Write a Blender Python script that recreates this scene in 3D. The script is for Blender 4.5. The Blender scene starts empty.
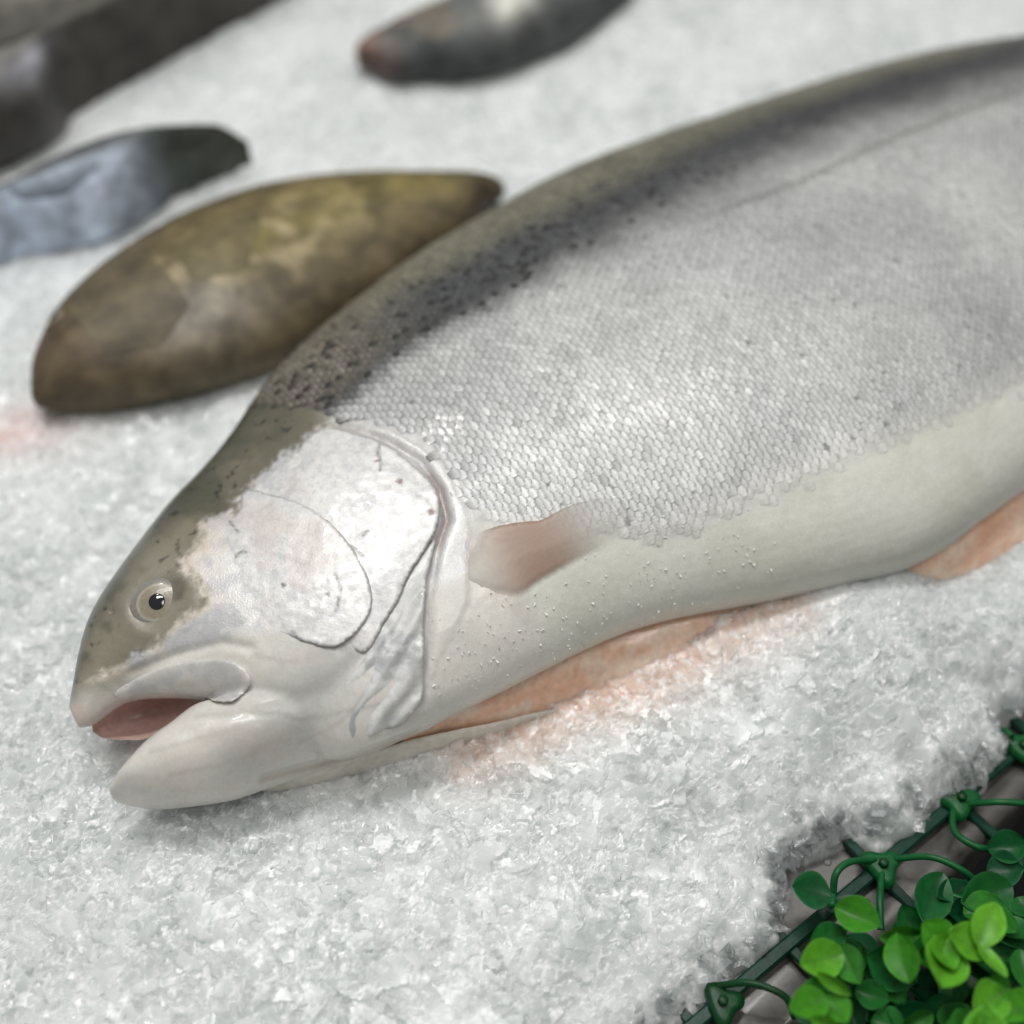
import bpy, math, random
import numpy as np
from mathutils import Vector, Matrix
from mathutils.bvhtree import BVHTree
from mathutils.geometry import delaunay_2d_cdt

random.seed(11)
rng = np.random.default_rng(11)
SC = bpy.context.scene
COL = SC.collection
R = math.radians

# ------------------------------------------------------------------ camera
FOV, DIST, EL = R(45), 0.46, R(52)
CAM = np.array([0.0, -DIST*math.cos(EL), DIST*math.sin(EL)])
FWD = np.array([0.0, math.cos(EL), -math.sin(EL)])
RIGHT = np.array([1.0, 0, 0])
UP = np.array([0.0, math.sin(EL), math.cos(EL)])
FPX = 512/math.tan(FOV/2)

def ray(u, v):
    d = FWD + RIGHT*((u-512)/FPX) - UP*((v-512)/FPX)
    return d/np.linalg.norm(d)

def at(u, v, z=0.0):
    """point of the horizontal plane at height z which the photo shows at (u, v)"""
    d = ray(u, v)
    return CAM + d*((z-CAM[2])/d[2])

def proj(P):
    q = np.asarray(P) - CAM
    w = q@FWD
    return np.stack([512+FPX*(q@RIGHT)/w, 512-FPX*(q@UP)/w], -1)

# ------------------------------------------------------------------ noise
def _hash(ix, iy, s):
    n = (ix.astype(np.int64)*374761393 + iy.astype(np.int64)*668265263 + s*974634777) & 0x7fffffff
    n = ((n ^ (n >> 13))*1274126177) & 0x7fffffff
    return ((n ^ (n >> 16)) & 0xffffff)/float(0xffffff)

def vnoise(x, y, s=0):
    ix, iy = np.floor(x), np.floor(y)
    fx, fy = x-ix, y-iy
    fx = fx*fx*(3-2*fx); fy = fy*fy*(3-2*fy)
    a, b = _hash(ix, iy, s), _hash(ix+1, iy, s)
    c, d = _hash(ix, iy+1, s), _hash(ix+1, iy+1, s)
    return (a*(1-fx)+b*fx)*(1-fy) + (c*(1-fx)+d*fx)*fy

def fbm(x, y, s=0, o=4):
    r = 0; a = .5; t = 0
    for k in range(o):
        r = r + a*vnoise(x*2**k+17.3*k, y*2**k-9.1*k, s+k); t += a; a *= .5
    return r/t

def sstep(a, b, x):
    t = np.clip((x-a)/(b-a), 0, 1)
    return t*t*(3-2*t)

def mix(a, b, m):
    m = np.asarray(m)[..., None]
    return np.asarray(a)*(1-m) + np.asarray(b)*m

def seg_dist(P, Q):
    """distance of points P (n,2) to the open polyline Q (m,2)"""
    d = np.full(len(P), 1e9)
    for a, b in zip(Q[:-1], Q[1:]):
        ab = b-a
        t = np.clip(((P-a)@ab)/max(ab@ab, 1e-12), 0, 1)
        d = np.minimum(d, np.hypot(*(P-a-t[:, None]*ab).T))
    return d

def inside(P, Q):
    r = np.zeros(len(P), bool)
    x, y = P[:, 0], P[:, 1]
    for a, b in zip(Q, np.roll(Q, -1, 0)):
        c = (a[1] > y) != (b[1] > y)
        r ^= c & (x < (b[0]-a[0])*(y-a[1])/(b[1]-a[1]+1e-15)+a[0])
    return r

def sdf(P, Q):
    """signed distance to a closed polygon, positive inside"""
    return seg_dist(P, np.vstack([Q, Q[:1]]))*np.where(inside(P, Q), 1, -1)

def smooth_line(Q, n=120, closed=False):
    Q = np.asarray(Q, float)
    if closed: Q = np.vstack([Q[-1:], Q, Q[:2]])
    else: Q = np.vstack([2*Q[0]-Q[1], Q, 2*Q[-1]-Q[-2]])
    out = []; k = max(2, n//(len(Q)-3))
    for i in range(1, len(Q)-2):
        p0, p1, p2, p3 = Q[i-1:i+3]
        for t in np.linspace(0, 1, k, endpoint=False):
            out.append(.5*((2*p1)+(p2-p0)*t+(2*p0-5*p1+4*p2-p3)*t*t+(3*p1-p0-3*p2+p3)*t**3))
    if not closed: out.append(Q[-2])
    return np.array(out)

# ------------------------------------------------------------------ mesh helpers
def make_mesh(name, V, F, smooth=True, col=None, attrs=None, mats=(), midx=None, sharp=None):
    """F: int array (n,3)/(n,4), or a list of such arrays"""
    Fs = F if isinstance(F, (list, tuple)) else [F]
    Fs = [np.asarray(f, np.int32) for f in Fs if len(f)]
    me = bpy.data.meshes.new(name)
    V = np.asarray(V, np.float32)
    loops = np.concatenate([f.ravel() for f in Fs])
    sizes = np.concatenate([np.full(len(f), f.shape[1], np.int32) for f in Fs])
    me.vertices.add(len(V)); me.vertices.foreach_set('co', V.ravel())
    me.loops.add(len(loops)); me.loops.foreach_set('vertex_index', loops)
    me.polygons.add(len(sizes))
    me.polygons.foreach_set('loop_start', np.concatenate([[0], np.cumsum(sizes)[:-1]]).astype(np.int32))
    me.polygons.foreach_set('use_smooth', np.full(len(sizes), smooth, bool))
    if midx is not None: me.polygons.foreach_set('material_index', np.asarray(midx, np.int32))
    me.update(calc_edges=True)
    if col is not None:
        c = np.ones((len(V), 4), np.float32); c[:, :3] = np.clip(col, 0, 1)
        me.attributes.new('Col', 'FLOAT_COLOR', 'POINT').data.foreach_set('color', c.ravel())
    for k, a in (attrs or {}).items():
        me.attributes.new(k, 'FLOAT', 'POINT').data.foreach_set('value', np.asarray(a, np.float32))
    for m in mats: me.materials.append(m)
    me.validate()
    return me

def obj(name, me, parent=None):
    o = bpy.data.objects.new(name, me); COL.objects.link(o)
    if parent is not None: o.parent = parent
    return o

def empty(name, loc, rz=0.0):
    o = bpy.data.objects.new(name, None); COL.objects.link(o)
    o.location = loc; o.rotation_euler = (0, 0, rz); o.empty_display_size = .02
    return o

def tag(o, label=None, cat=None, group=None, kind=None):
    for k, v in (('label', label), ('category', cat), ('group', group), ('kind', kind)):
        if v: o[k] = v
    return o

def to_local(root, W):
    c, s = math.cos(root.rotation_euler.z), math.sin(root.rotation_euler.z)
    q = np.asarray(W) - np.array(root.location)
    return np.stack([q[:, 0]*c+q[:, 1]*s, -q[:, 0]*s+q[:, 1]*c, q[:, 2]], -1)

def grid_faces(n, m, wrap=False):
    """n rows of m vertices"""
    i = np.arange(n-1)[:, None]; j = np.arange(m if wrap else m-1)[None]
    a = i*m+j; b = i*m+(j+1) % m
    return np.stack([a, b, b+m, a+m], -1).reshape(-1, 4)

def tube(path, rad, n=8):
    path = np.asarray(path, float); rad = np.broadcast_to(rad, len(path))
    T = np.gradient(path, axis=0); T /= np.linalg.norm(T, axis=1)[:, None]
    u = np.cross(T[0], [0, 0, 1.0]);
    if np.linalg.norm(u) < 1e-3: u = np.array([1.0, 0, 0])
    V = []
    for p, t, r in zip(path, T, rad):
        u = u-t*(u@t); u /= np.linalg.norm(u); w = np.cross(t, u)
        for k in range(n):
            a = 2*math.pi*k/n
            V.append(p+r*(u*math.cos(a)+w*math.sin(a)))
    F = grid_faces(len(path), n, True)
    V = np.array(V); k = len(V)
    V = np.vstack([V, path[:1], path[-1:]])
    j = np.arange(n)
    c0 = np.stack([np.full(n, k), (j+1) % n, j], -1)
    c1 = np.stack([np.full(n, k+1), (len(path)-1)*n+j, (len(path)-1)*n+(j+1) % n], -1)
    return V, [F, np.vstack([c0, c1])]

def bbox_box(c, ax, ay, az):
    """bevel-free small box from centre and three half axes"""
    c, ax, ay, az = map(np.asarray, (c, ax, ay, az))
    V = np.array([c+i*ax+j*ay+k*az for i in (-1, 1) for j in (-1, 1) for k in (-1, 1)])
    F = np.array([[0, 1, 3, 2], [4, 6, 7, 5], [0, 4, 5, 1], [2, 3, 7, 6], [0, 2, 6, 4], [1, 5, 7, 3]])
    return V, F

def join(parts):
    """parts: list of (V, F or list of F[, col]) -> V, [F3, F4], col"""
    V = []; F = {}; C = []; n = 0
    for p in parts:
        v, f = p[0], p[1]
        for g in (f if isinstance(f, (list, tuple)) else [f]):
            g = np.asarray(g)
            if len(g): F.setdefault(g.shape[1], []).append(g+n)
        V.append(v); n += len(v)
        if len(p) > 2: C.append(np.broadcast_to(p[2], (len(v), 3)))
    return np.vstack(V), [np.vstack(F[k]) for k in sorted(F)], (np.vstack(C) if C else None)

# ------------------------------------------------------------------ materials
class Nodes:
    def __init__(s, name):
        s.m = bpy.data.materials.new(name); s.m.use_nodes = True
        s.t = s.m.node_tree; s.t.nodes.clear()
        s.out = s.t.nodes.new('ShaderNodeOutputMaterial')
    def n(s, kind, ins=None, **kw):
        x = s.t.nodes.new('ShaderNode'+kind)
        for k, v in kw.items(): setattr(x, k, v)
        for k, v in (ins or {}).items():
            if isinstance(v, bpy.types.NodeSocket): s.t.links.new(v, x.inputs[k])
            else: x.inputs[k].default_value = v
        return x
    def attr(s, name, sock='Color'): return s.n('Attribute', attribute_name=name).outputs[sock]
    def noise(s, scale, detail=3, rough=.55, sock='Fac'):
        tc = s.n('TexCoord').outputs['Object']
        return s.n('TexNoise', {'Vector': tc, 'Scale': scale, 'Detail': detail, 'Roughness': rough}).outputs[sock]
    def ramp(s, f, a, b, lo=0., hi=1.):
        return s.n('MapRange', {'Value': f, 'From Min': a, 'From Max': b, 'To Min': lo, 'To Max': hi}).outputs['Result']
    def math(s, op, a, b=0.): return s.n('Math', {0: a, 1: b}, operation=op).outputs[0]
    def mixc(s, f, a, b, mode='MIX'):
        x = s.n('Mix', data_type='RGBA', blend_type=mode)
        for k, v in ((0, f), (6, a), (7, b)):
            if isinstance(v, bpy.types.NodeSocket): s.t.links.new(v, x.inputs[k])
            else: x.inputs[k].default_value = v if k == 0 or len(v) == 4 else (*v, 1)
        return x.outputs[2]
    def bump(s, h, strength=.3, dist=.001, normal=None):
        i = {'Height': h, 'Strength': strength, 'Distance': dist}
        if normal is not None: i['Normal'] = normal
        return s.n('Bump', i).outputs['Normal']
    def bsdf(s, **ins):
        b = s.n('BsdfPrincipled', {k.replace('_', ' '): v for k, v in ins.items()})
        s.t.links.new(b.outputs[0], s.out.inputs['Surface']); return b
    def surf(s, sock): s.t.links.new(sock, s.out.inputs['Surface'])

def mat_skin():
    k = Nodes('fish_skin')
    c = k.attr('Col'); met = k.attr('Met', 'Fac'); rg = k.attr('Rgh', 'Fac')
    n1 = k.noise(420, 4); n2 = k.noise(1500, 3)
    v = k.math('MULTIPLY', k.ramp(n1, .3, .7, .95, 1.04), k.ramp(n2, .3, .7, .93, 1.06))
    vc = k.n('CombineColor', {0: v, 1: v, 2: v}).outputs[0]
    cc = k.mixc(1.0, c, vc, 'MULTIPLY')
    st = k.math('ADD', k.math('MULTIPLY', met, 1.1), .10); b = k.bump(n1, .06, .0012); b = k.bump(n2, st, .0005, b)
    k.bsdf(Base_Color=cc, Metallic=met, Roughness=rg, Normal=b, Specular_IOR_Level=.5,
           Coat_Weight=.20, Coat_Roughness=.10, Subsurface_Weight=.15, Subsurface_Radius=(.004, .003, .002), Subsurface_Scale=1.0)
    return k.m

def mat_plain(name, rough=.4, sss=0., coat=0., bump=0., scale=300., col=None, spec=.5, met=0., radius=(.006, .003, .002), trans=0., mottle=(.85, 1.1)):
    k = Nodes(name)
    c = col if col is not None else k.attr('Col')
    n1 = k.noise(scale, 4)
    v = k.ramp(n1, .3, .7, *mottle)
    vc = k.n('CombineColor', {0: v, 1: v, 2: v}).outputs[0]
    cc = k.mixc(1.0, c, vc, 'MULTIPLY')
    ins = dict(Base_Color=cc, Roughness=rough, Specular_IOR_Level=spec, Metallic=met, Coat_Weight=coat, Coat_Roughness=.08,
               Subsurface_Weight=sss, Subsurface_Radius=radius, Subsurface_Scale=1.0, Transmission_Weight=trans)
    if bump: ins['Normal'] = k.bump(n1, bump, .001)
    k.bsdf(**ins)
    return k.m

def mat_ice():
    k = Nodes('packed_ice')
    c = k.attr('Col')
    n1 = k.noise(330, 4, .6); n2 = k.noise(1100, 4, .65)
    tc = k.n('TexCoord').outputs['Object']
    vo = k.n('TexVoronoi', {'Vector': tc, 'Scale': 420., 'Randomness': 1.0}); vc = vo.outputs['Color']
    sep = k.n('SeparateColor', {0: vc}).outputs[0]
    b = k.bump(n1, .16, .002); b = k.bump(sep, .9, .0007, b); b = k.bump(n2, .10, .0008, b)
    p = k.bsdf(Base_Color=c, Roughness=.055, IOR=1.33, Normal=b, Specular_IOR_Level=1.0,
           Subsurface_Weight=1.0, Subsurface_Radius=(.0070, .0080, .0081), Subsurface_Scale=1.0)
    e = k.n('BsdfPrincipled', {'Base Color': (.96, .97, .97, 1), 'Roughness': .15, 'Normal': b, 'Specular IOR Level': .6})
    m = k.n('MixShader', {0: k.attr('Edg', 'Fac')}); k.t.links.new(p.outputs[0], m.inputs[1]); k.t.links.new(e.outputs[0], m.inputs[2])
    k.surf(m.outputs[0]); return k.m

def mat_shard():
    k = Nodes('clear_ice')
    n1 = k.noise(500, 3, .6)
    b = k.bump(n1, .3, .001)
    fr = k.n('Fresnel', {'IOR': 1.45, 'Normal': b}).outputs[0]
    t = k.n('BsdfTransparent', {'Color': (.985, .99, .99, 1)})
    g = k.n('BsdfGlossy', {'Color': (1, 1, 1, 1), 'Roughness': .10, 'Normal': b})
    m = k.n('MixShader', {0: fr}); k.t.links.new(t.outputs[0], m.inputs[1]); k.t.links.new(g.outputs[0], m.inputs[2])
    d = k.n('BsdfDiffuse', {'Color': (.84, .87, .875, 1), 'Normal': b}); tl = k.n('BsdfTranslucent', {'Color': (.84, .87, .875, 1)})
    dm = k.n('MixShader', {0: .5}); k.t.links.new(d.outputs[0], dm.inputs[1]); k.t.links.new(tl.outputs[0], dm.inputs[2])
    m2 = k.n('MixShader', {0: .16}); k.t.links.new(m.outputs[0], m2.inputs[1]); k.t.links.new(dm.outputs[0], m2.inputs[2])
    k.surf(m2.outputs[0]); return k.m

def mat_flake():
    k = Nodes('frosted_ice')
    c = k.attr('Col'); n1 = k.noise(700, 3, .6); b = k.bump(n1, .3, .0008)
    d = k.n('BsdfDiffuse', {'Color': c, 'Normal': b}); tl = k.n('BsdfTranslucent', {'Color': c})
    dm = k.n('MixShader', {0: .15}); k.t.links.new(d.outputs[0], dm.inputs[1]); k.t.links.new(tl.outputs[0], dm.inputs[2])
    tr = k.n('BsdfTransparent', {'Color': (.99, .99, .99, 1)})
    m0 = k.n('MixShader', {0: .0}); k.t.links.new(dm.outputs[0], m0.inputs[1]); k.t.links.new(tr.outputs[0], m0.inputs[2])
    fr = k.n('Fresnel', {'IOR': 1.4, 'Normal': b}).outputs[0]; g = k.n('BsdfGlossy', {'Roughness': .12, 'Normal': b})
    m = k.n('MixShader', {0: fr}); k.t.links.new(m0.outputs[0], m.inputs[1]); k.t.links.new(g.outputs[0], m.inputs[2])
    k.surf(m.outputs[0]); return k.m

def mat_steel():
    k = Nodes('wet_steel')
    n1 = k.noise(45, 5, .6); n2 = k.noise(400, 3)
    c = k.mixc(k.ramp(n1, .35, .7), (.085, .08, .073), (.165, .155, .142))
    k.bsdf(Base_Color=c, Metallic=.3, Roughness=k.ramp(n1, .3, .7, .25, .5), Normal=k.bump(n2, .08, .0006), Coat_Weight=.4, Coat_Roughness=.1)
    return k.m

def mat_leaf():
    k = Nodes('green_plastic')
    c = k.attr('Col'); n1 = k.noise(350, 3)
    v = k.ramp(n1, .3, .7, .8, 1.15); vc = k.n('CombineColor', {0: v, 1: v, 2: v}).outputs[0]
    cc = k.mixc(1.0, c, vc, 'MULTIPLY')
    p = k.n('BsdfPrincipled', {'Base Color': cc, 'Roughness': .40, 'Specular IOR Level': .35, 'Normal': k.bump(n1, .15, .0008)})
    t = k.n('BsdfTranslucent', {'Color': cc})
    m = k.n('MixShader', {0: .14}); k.t.links.new(p.outputs[0], m.inputs[1]); k.t.links.new(t.outputs[0], m.inputs[2])
    k.surf(m.outputs[0]); return k.m

M_SKIN = mat_skin()
M_ICE, M_SHARD, M_FLAKE = mat_ice(), mat_shard(), mat_flake()
M_STEEL, M_LEAF = mat_steel(), mat_leaf()
M_FLESH = mat_plain('salmon_flesh', .3, .5, .5, .25, 500)
M_SOFT = mat_plain('soft_skin', .38, .3, .4, .15, 420)
def mat_fin():
    k = Nodes('fin_membrane'); c = k.attr('Col'); n1 = k.noise(600, 3)
    p = k.n('BsdfPrincipled', {'Base Color': c, 'Roughness': .42, 'Normal': k.bump(n1, .08, .0006), 'Subsurface Weight': .3, 'Subsurface Radius': (.004, .003, .002), 'Subsurface Scale': 1.0})
    t = k.n('BsdfTransparent'); m = k.n('MixShader', {0: k.attr('Alp', 'Fac')})
    k.t.links.new(t.outputs[0], m.inputs[1]); k.t.links.new(p.outputs[0], m.inputs[2]); k.surf(m.outputs[0]); return k.m
M_FIN = mat_fin()
M_EYE = mat_plain('eye_flesh', .30, .3, .25, .1, 900)
M_PUPIL = mat_plain('pupil_black', .08, 0, 1.0, 0, 300, (.004, .006, .012, 1))
M_DULL = mat_plain('background_fish_skin', .60, .05, .0, 1.0, 75, mottle=(.55, 1.45))
M_GRID = mat_plain('dark_green_plastic', .35, 0, .0, .1, 300, (.002, .040, .022, 1), .3)
M_DARK = mat_plain('dark_floor', .7, 0, 0, 0, 20, (.012, .012, .012, 1))

# ------------------------------------------------------------------ fitted lofts
class Loft:
    """a fish-like body: elliptical sections along a straight axis at height zc whose outline follows the two edge lines"""
    def __init__(s, p0, p1, top, bot, bt, bv, zc, n=90, m=64, power=1.0):
        s.A, B = at(*p0, zc), at(*p1, zc)
        s.L = np.linalg.norm(B-s.A); s.e = (B-s.A)/s.L
        s.nrm = np.array([-s.e[1], s.e[0], 0]); s.zc = zc; s.m = m; s.pw = power
        t = (1-np.cos(np.linspace(0, 1, n)*math.pi))/2
        t = .35*t+.65*np.linspace(0, 1, n); s.t = t; s.n = n
        s.b = np.interp(t, bt, bv)
        k = np.ones(5)/5
        s.b = np.convolve(np.pad(s.b, 2, mode='edge'), k, 'valid'); s.b[0] = bv[0]
        p0, p1 = np.array(p0, float), np.array(p1, float)
        di = (p1-p0)/np.linalg.norm(p1-p0); ni = np.array([di[1], -di[0]])
        def line(Q):
            Q = smooth_line(Q, 160)-p0
            x, y = Q@di, Q@ni; o = np.argsort(x, kind='stable'); return x[o], y[o]
        tx, ty = line(top); bx, by = line(bot)
        yd = np.full(n, .02); yv = np.full(n, -.02)
        for it in range(14):
            s.yd, s.yv = yd, yv
            P = s.rings(); q = proj(P)-p0
            x, y = q@di, q@ni
            c = proj(s.A+s.e*(t*s.L)[:, None]); c2 = proj(s.A+s.e*(t*s.L)[:, None]+s.nrm*.001)
            sc = ((c2-c)@ni)/.001
            i = y.argmax(1); r = np.arange(n)
            yd = yd+.8*(np.interp(x[r, i], tx, ty)-y[r, i])/sc
            i = y.argmin(1)
            yv = yv+.8*(np.interp(x[r, i], bx, by)-y[r, i])/sc
            bad = yd-yv < .0015
            md = (yd+yv)/2; yd = np.where(bad, md+.00075, yd); yv = np.where(bad, md-.00075, yv)
        w = np.array([1, 2, 3, 2, 1])/9.
        s.yd = np.convolve(np.pad(yd, 2, mode='edge'), w, 'valid'); s.yv = np.convolve(np.pad(yv, 2, mode='edge'), w, 'valid')
    def ring(s, t, th):
        yd, yv, b = (np.interp(t, s.t, q) for q in (s.yd, s.yv, s.b))
        c, sn = np.cos(th), np.sin(th)
        y = (yd+yv)/2+(yd-yv)/2*np.sign(c)*np.abs(c)**s.pw
        z = s.zc+b*np.sign(sn)*np.abs(sn)**s.pw
        return (s.A+s.e*np.asarray(t*s.L)[..., None])*[1, 1, 0]+s.nrm*y[..., None]+np.array([0, 0, 1.])*z[..., None]
    def rings(s):
        th = np.arange(s.m)*2*math.pi/s.m
        return s.ring(np.repeat(s.t[:, None], s.m, 1), np.repeat(th[None], s.n, 0))
    def mesh(s):
        P = s.rings(); V = P.reshape(-1, 3); k = len(V)
        V = np.vstack([V, P[0].mean(0)[None], P[-1].mean(0)[None]])
        j = np.arange(s.m)
        c0 = np.stack([np.full(s.m, k), (j+1) % s.m, j], -1)
        c1 = np.stack([np.full(s.m, k+1), (s.n-1)*s.m+j, (s.n-1)*s.m+(j+1) % s.m], -1)
        return V, [np.vstack([c0, c1]), grid_faces(s.n, s.m, True)]

# ================================================================== TROUT
ZC = .030
TR = Loft((76, 722), (1560, 30),
  [(75, 718), (73, 706), (72, 690), (75, 660), (85, 625), (100, 595), (125, 560), (150, 525), (180, 490), (205, 465), (235, 430), (258, 393), (285, 360), (320, 328),
   (380, 280), (430, 245), (500, 205), (560, 172), (640, 140), (700, 120), (760, 100), (850, 72), (930, 52), (1024, 38), (1150, 20), (1300, 8), (1440, 2), (1560, 14)],
  [(78, 724), (84, 730), (91, 734), (98, 735), (102, 722), (110, 708), (122, 702), (142, 699), (165, 697), (188, 699), (230, 704), (290, 745), (330, 765), (400, 742), (440, 722), (500, 693), (560, 662), (605, 641), (640, 627), (700, 613),
   (760, 603), (820, 590), (880, 577), (910, 569), (940, 552), (975, 525), (1024, 490), (1090, 440), (1180, 350), (1300, 230), (1440, 120), (1560, 60)],
  [0, .008, .025, .06, .12, .2, .35, .55, .75, .9, 1], [.003, .008, .013, .021, .029, .036, .042, .042, .034, .016, .007], ZC, 140, 96)
JAW = Loft((110, 790), (335, 700),
  [(111, 787), (118, 772), (145, 741), (172, 722), (195, 704), (240, 692), (335, 660)],
  [(110, 793), (118, 803), (140, 808), (170, 809), (230, 801), (270, 788), (335, 766)],
  [0, .04, .1, .3, .6, 1], [.003, .008, .012, .016, .019, .022], .024, 50, 48)

def remesh(V, F, vox):
    me = make_mesh('tmp', V, F)
    o = obj('tmp', me); md = o.modifiers.new('r', 'REMESH'); md.mode = 'VOXEL'; md.voxel_size = vox
    dg = bpy.context.evaluated_depsgraph_get(); ev = o.evaluated_get(dg); m2 = ev.to_mesh()
    n = len(m2.vertices); v = np.empty(n*3, np.float32); m2.vertices.foreach_get('co', v)
    q = np.empty(len(m2.loops), np.int32); m2.loops.foreach_get('vertex_index', q)
    f = q.reshape(-1, 4)
    ev.to_mesh_clear(); bpy.data.objects.remove(o); bpy.data.meshes.remove(me)
    return v.reshape(-1, 3).astype(float), f

def lap_smooth(V, F, it, lam=.5):
    E = np.vstack([F[:, [0, 1]], F[:, [1, 2]], F[:, [2, 3]], F[:, [3, 0]]])
    E = np.unique(np.sort(E, 1), axis=0); n = len(V)
    deg = np.bincount(E.ravel(), minlength=n).astype(float)
    for k in range(it):
        l = lam if k % 2 == 0 else -lam*1.03
        S = np.stack([np.bincount(E[:, 0], V[E[:, 1], c], n)+np.bincount(E[:, 1], V[E[:, 0], c], n) for c in range(3)], -1)
        V = V+l*(S/deg[:, None]-V)
    return V

def vnormals(V, F):
    a, b, c, d = (V[F[:, i]] for i in range(4))
    fn = np.cross(c-a, d-b); N = np.zeros_like(V)
    for i in range(4):
        for k in range(3): N[:, k] += np.bincount(F[:, i], fn[:, k], len(V))
    return N/np.maximum(np.linalg.norm(N, axis=1), 1e-12)[:, None]

BV, BF, _ = join([TR.mesh(), JAW.mesh()])
BV, BF = remesh(BV, BF, .0008)
BV = lap_smooth(BV, BF, 24)

# flank frame: x along the fish towards the tail, y towards the back, h out of the flank that is turned up
E1 = TR.e; mid = TR.A+E1*.2
E3 = CAM-mid; E3 = E3-E1*(E3@E1); E3 /= np.linalg.norm(E3); E2 = np.cross(E3, E1)
FR = np.stack([E1, E2, E3])
toF = lambda W: (np.asarray(W)-TR.A)@FR.T
toW = lambda P: np.asarray(P)@FR+TR.A
BP = toF(BV)
bvh = BVHTree.FromPolygons(BP.tolist(), BF.tolist())
camF = Vector(toF(CAM))

def surf(u, v):
    d = Vector(FR@ray(u, v)); h = bvh.ray_cast(camF, d)[0]
    if h is None:
        w = CAM+ray(u, v)*np.linalg.norm(at(u, v, .03)-CAM); return toF(w)
    return np.array(h)
def line2(pts): return np.array([surf(*p)[:2] for p in pts])
def height(x, y, default=None):
    h = bvh.ray_cast(Vector((x, y, .3)), Vector((0, 0, -1)))[0]
    return h.z if h is not None else default

root = empty('trout', (*TR.A[:2], 0), math.atan2(E1[1], E1[0]))
tag(root, 'large silver trout with open mouth and slit orange belly, nearest on the ice', 'trout')
def fpart(name, P, F, mat, col=None, attrs=None, smooth=True, parent=None):
    return obj(name, make_mesh(name, to_local(root, toW(P)), F, smooth, col, attrs, mat if isinstance(mat, (list, tuple)) else [mat]), parent or root)

# ---- lines on the fish
L_cheek = line2([(322, 428), (310, 440), (292, 453), (263, 478), (239, 498), (241, 511), (206, 523), (202, 546), (181, 558), (194, 576), (206, 587), (205, 605), (185, 624), (165, 642), (132, 663), (91, 681)])
P_cheek = line2([(329, 425), (310, 440), (292, 453), (263, 478), (239, 498), (241, 511), (206, 523), (202, 546), (181, 558), (194, 576), (206, 587), (205, 605), (185, 624), (165, 642), (132, 663), (91, 681),
                 (120, 700), (190, 700), (300, 720), (420, 700), (470, 600), (470, 520), (440, 460), (390, 430)])
L_back = line2([(72, 650), (130, 640), (215, 520), (335, 412), (385, 368), (430, 338), (480, 312), (560, 266), (640, 222), (720, 182), (800, 146), (900, 110), (1020, 74)])
L_lat = line2([(720, 212), (800, 182), (900, 135), (1020, 92)])
L_scale_front = line2([(240, 415), (300, 408), (332, 415), (380, 427), (420, 438), (452, 475), (470, 505), (490, 522)])
L_scale_low = smooth_line(line2([(480, 522), (545, 535), (600, 528), (644, 536), (686, 528), (741, 503), (826, 463), (924, 420), (1010, 380)]), 60)
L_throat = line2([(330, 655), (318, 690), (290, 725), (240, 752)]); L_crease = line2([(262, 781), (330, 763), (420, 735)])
L_wr = [smooth_line(line2(q), 24) for q in ([(150, 752), (200, 738), (262, 722)], [(170, 775), (230, 762), (290, 738)], [(196, 716), (240, 712), (275, 700)], [(255, 655), (290, 662), (325, 660)], [(300, 742), (340, 722), (368, 690)])]
L_gill = line2([(337, 424), (386, 441), (420, 462), (440, 490), (447, 520), (437, 548), (428, 600), (424, 660), (420, 702)])
L_maxgroove = line2([(132, 672), (173, 656), (222, 643), (250, 648)])
L_girdle = smooth_line(line2([(345, 424), (400, 436), (432, 462), (452, 495), (462, 520), (445, 560)]), 40)
EYE = surf(157.5, 603)
xy = BP[:, :2]
N = vnormals(BV, BF)@FR.T
face = N[:, 2]
head = xy[:, 0] < .26
hi = np.where(head)[0]

# ---- relief of the body
disp = np.zeros(len(BP))
Ph = xy[hi]
de = np.hypot(*(Ph-EYE[:2]).T)
dh = -.0010*np.exp(-(de/.0062)**2) + .0006*np.exp(-((de-.0100)/.0024)**2)
dh += -.0010*np.exp(-(seg_dist(Ph, L_maxgroove)/.0016)**2)
dh += -.0011*np.exp(-(seg_dist(Ph, L_gill)/.0018)**2)
dh += .0004*np.exp(-(seg_dist(Ph, L_girdle)/.0060)**2)*(.6+.8*fbm(Ph[:, 0]*160, Ph[:, 1]*160, 5))
throat = line2([(265, 779), (330, 762), (420, 734)])
dh += -.0014*np.exp(-(seg_dist(Ph, throat)/.0014)**2)
fold = line2([(215, 702), (260, 712), (330, 690), (372, 650)])
dh += -.0009*np.exp(-(seg_dist(Ph, fold)/.0035)**2)
chk = sstep(-.0004, .0012, sdf(Ph, P_cheek)+.0012*(fbm(Ph[:, 0]*400, Ph[:, 1]*400, 3)-.5)*2)
dh += .0003*chk
nos = surf(112, 612)
dh += -.0012*np.exp(-(np.hypot(*(Ph-nos[:2]).T)/.0011)**2)
disp[hi] = dh*np.clip(face[hi]*2, 0, 1)
disp += .0005*(fbm(xy[:, 0]*90, xy[:, 1]*90, 9)-.5)
BP2 = BP+N*disp[:, None]

# ---- colour
OLIVE = (.115, .108, .070); OLIVE_HEAD = (.168, .154, .112); DARK = (.035, .038, .034); WHITE = (.72, .715, .65)
SILVER = (.58, .58, .56); PEARL = (.77, .76, .74); SHADE = (.13, .135, .135)
lbx, lby = L_back[np.argsort(L_back[:, 0])].T
lsx, lsy = L_scale_low[np.argsort(L_scale_low[:, 0])].T

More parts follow.
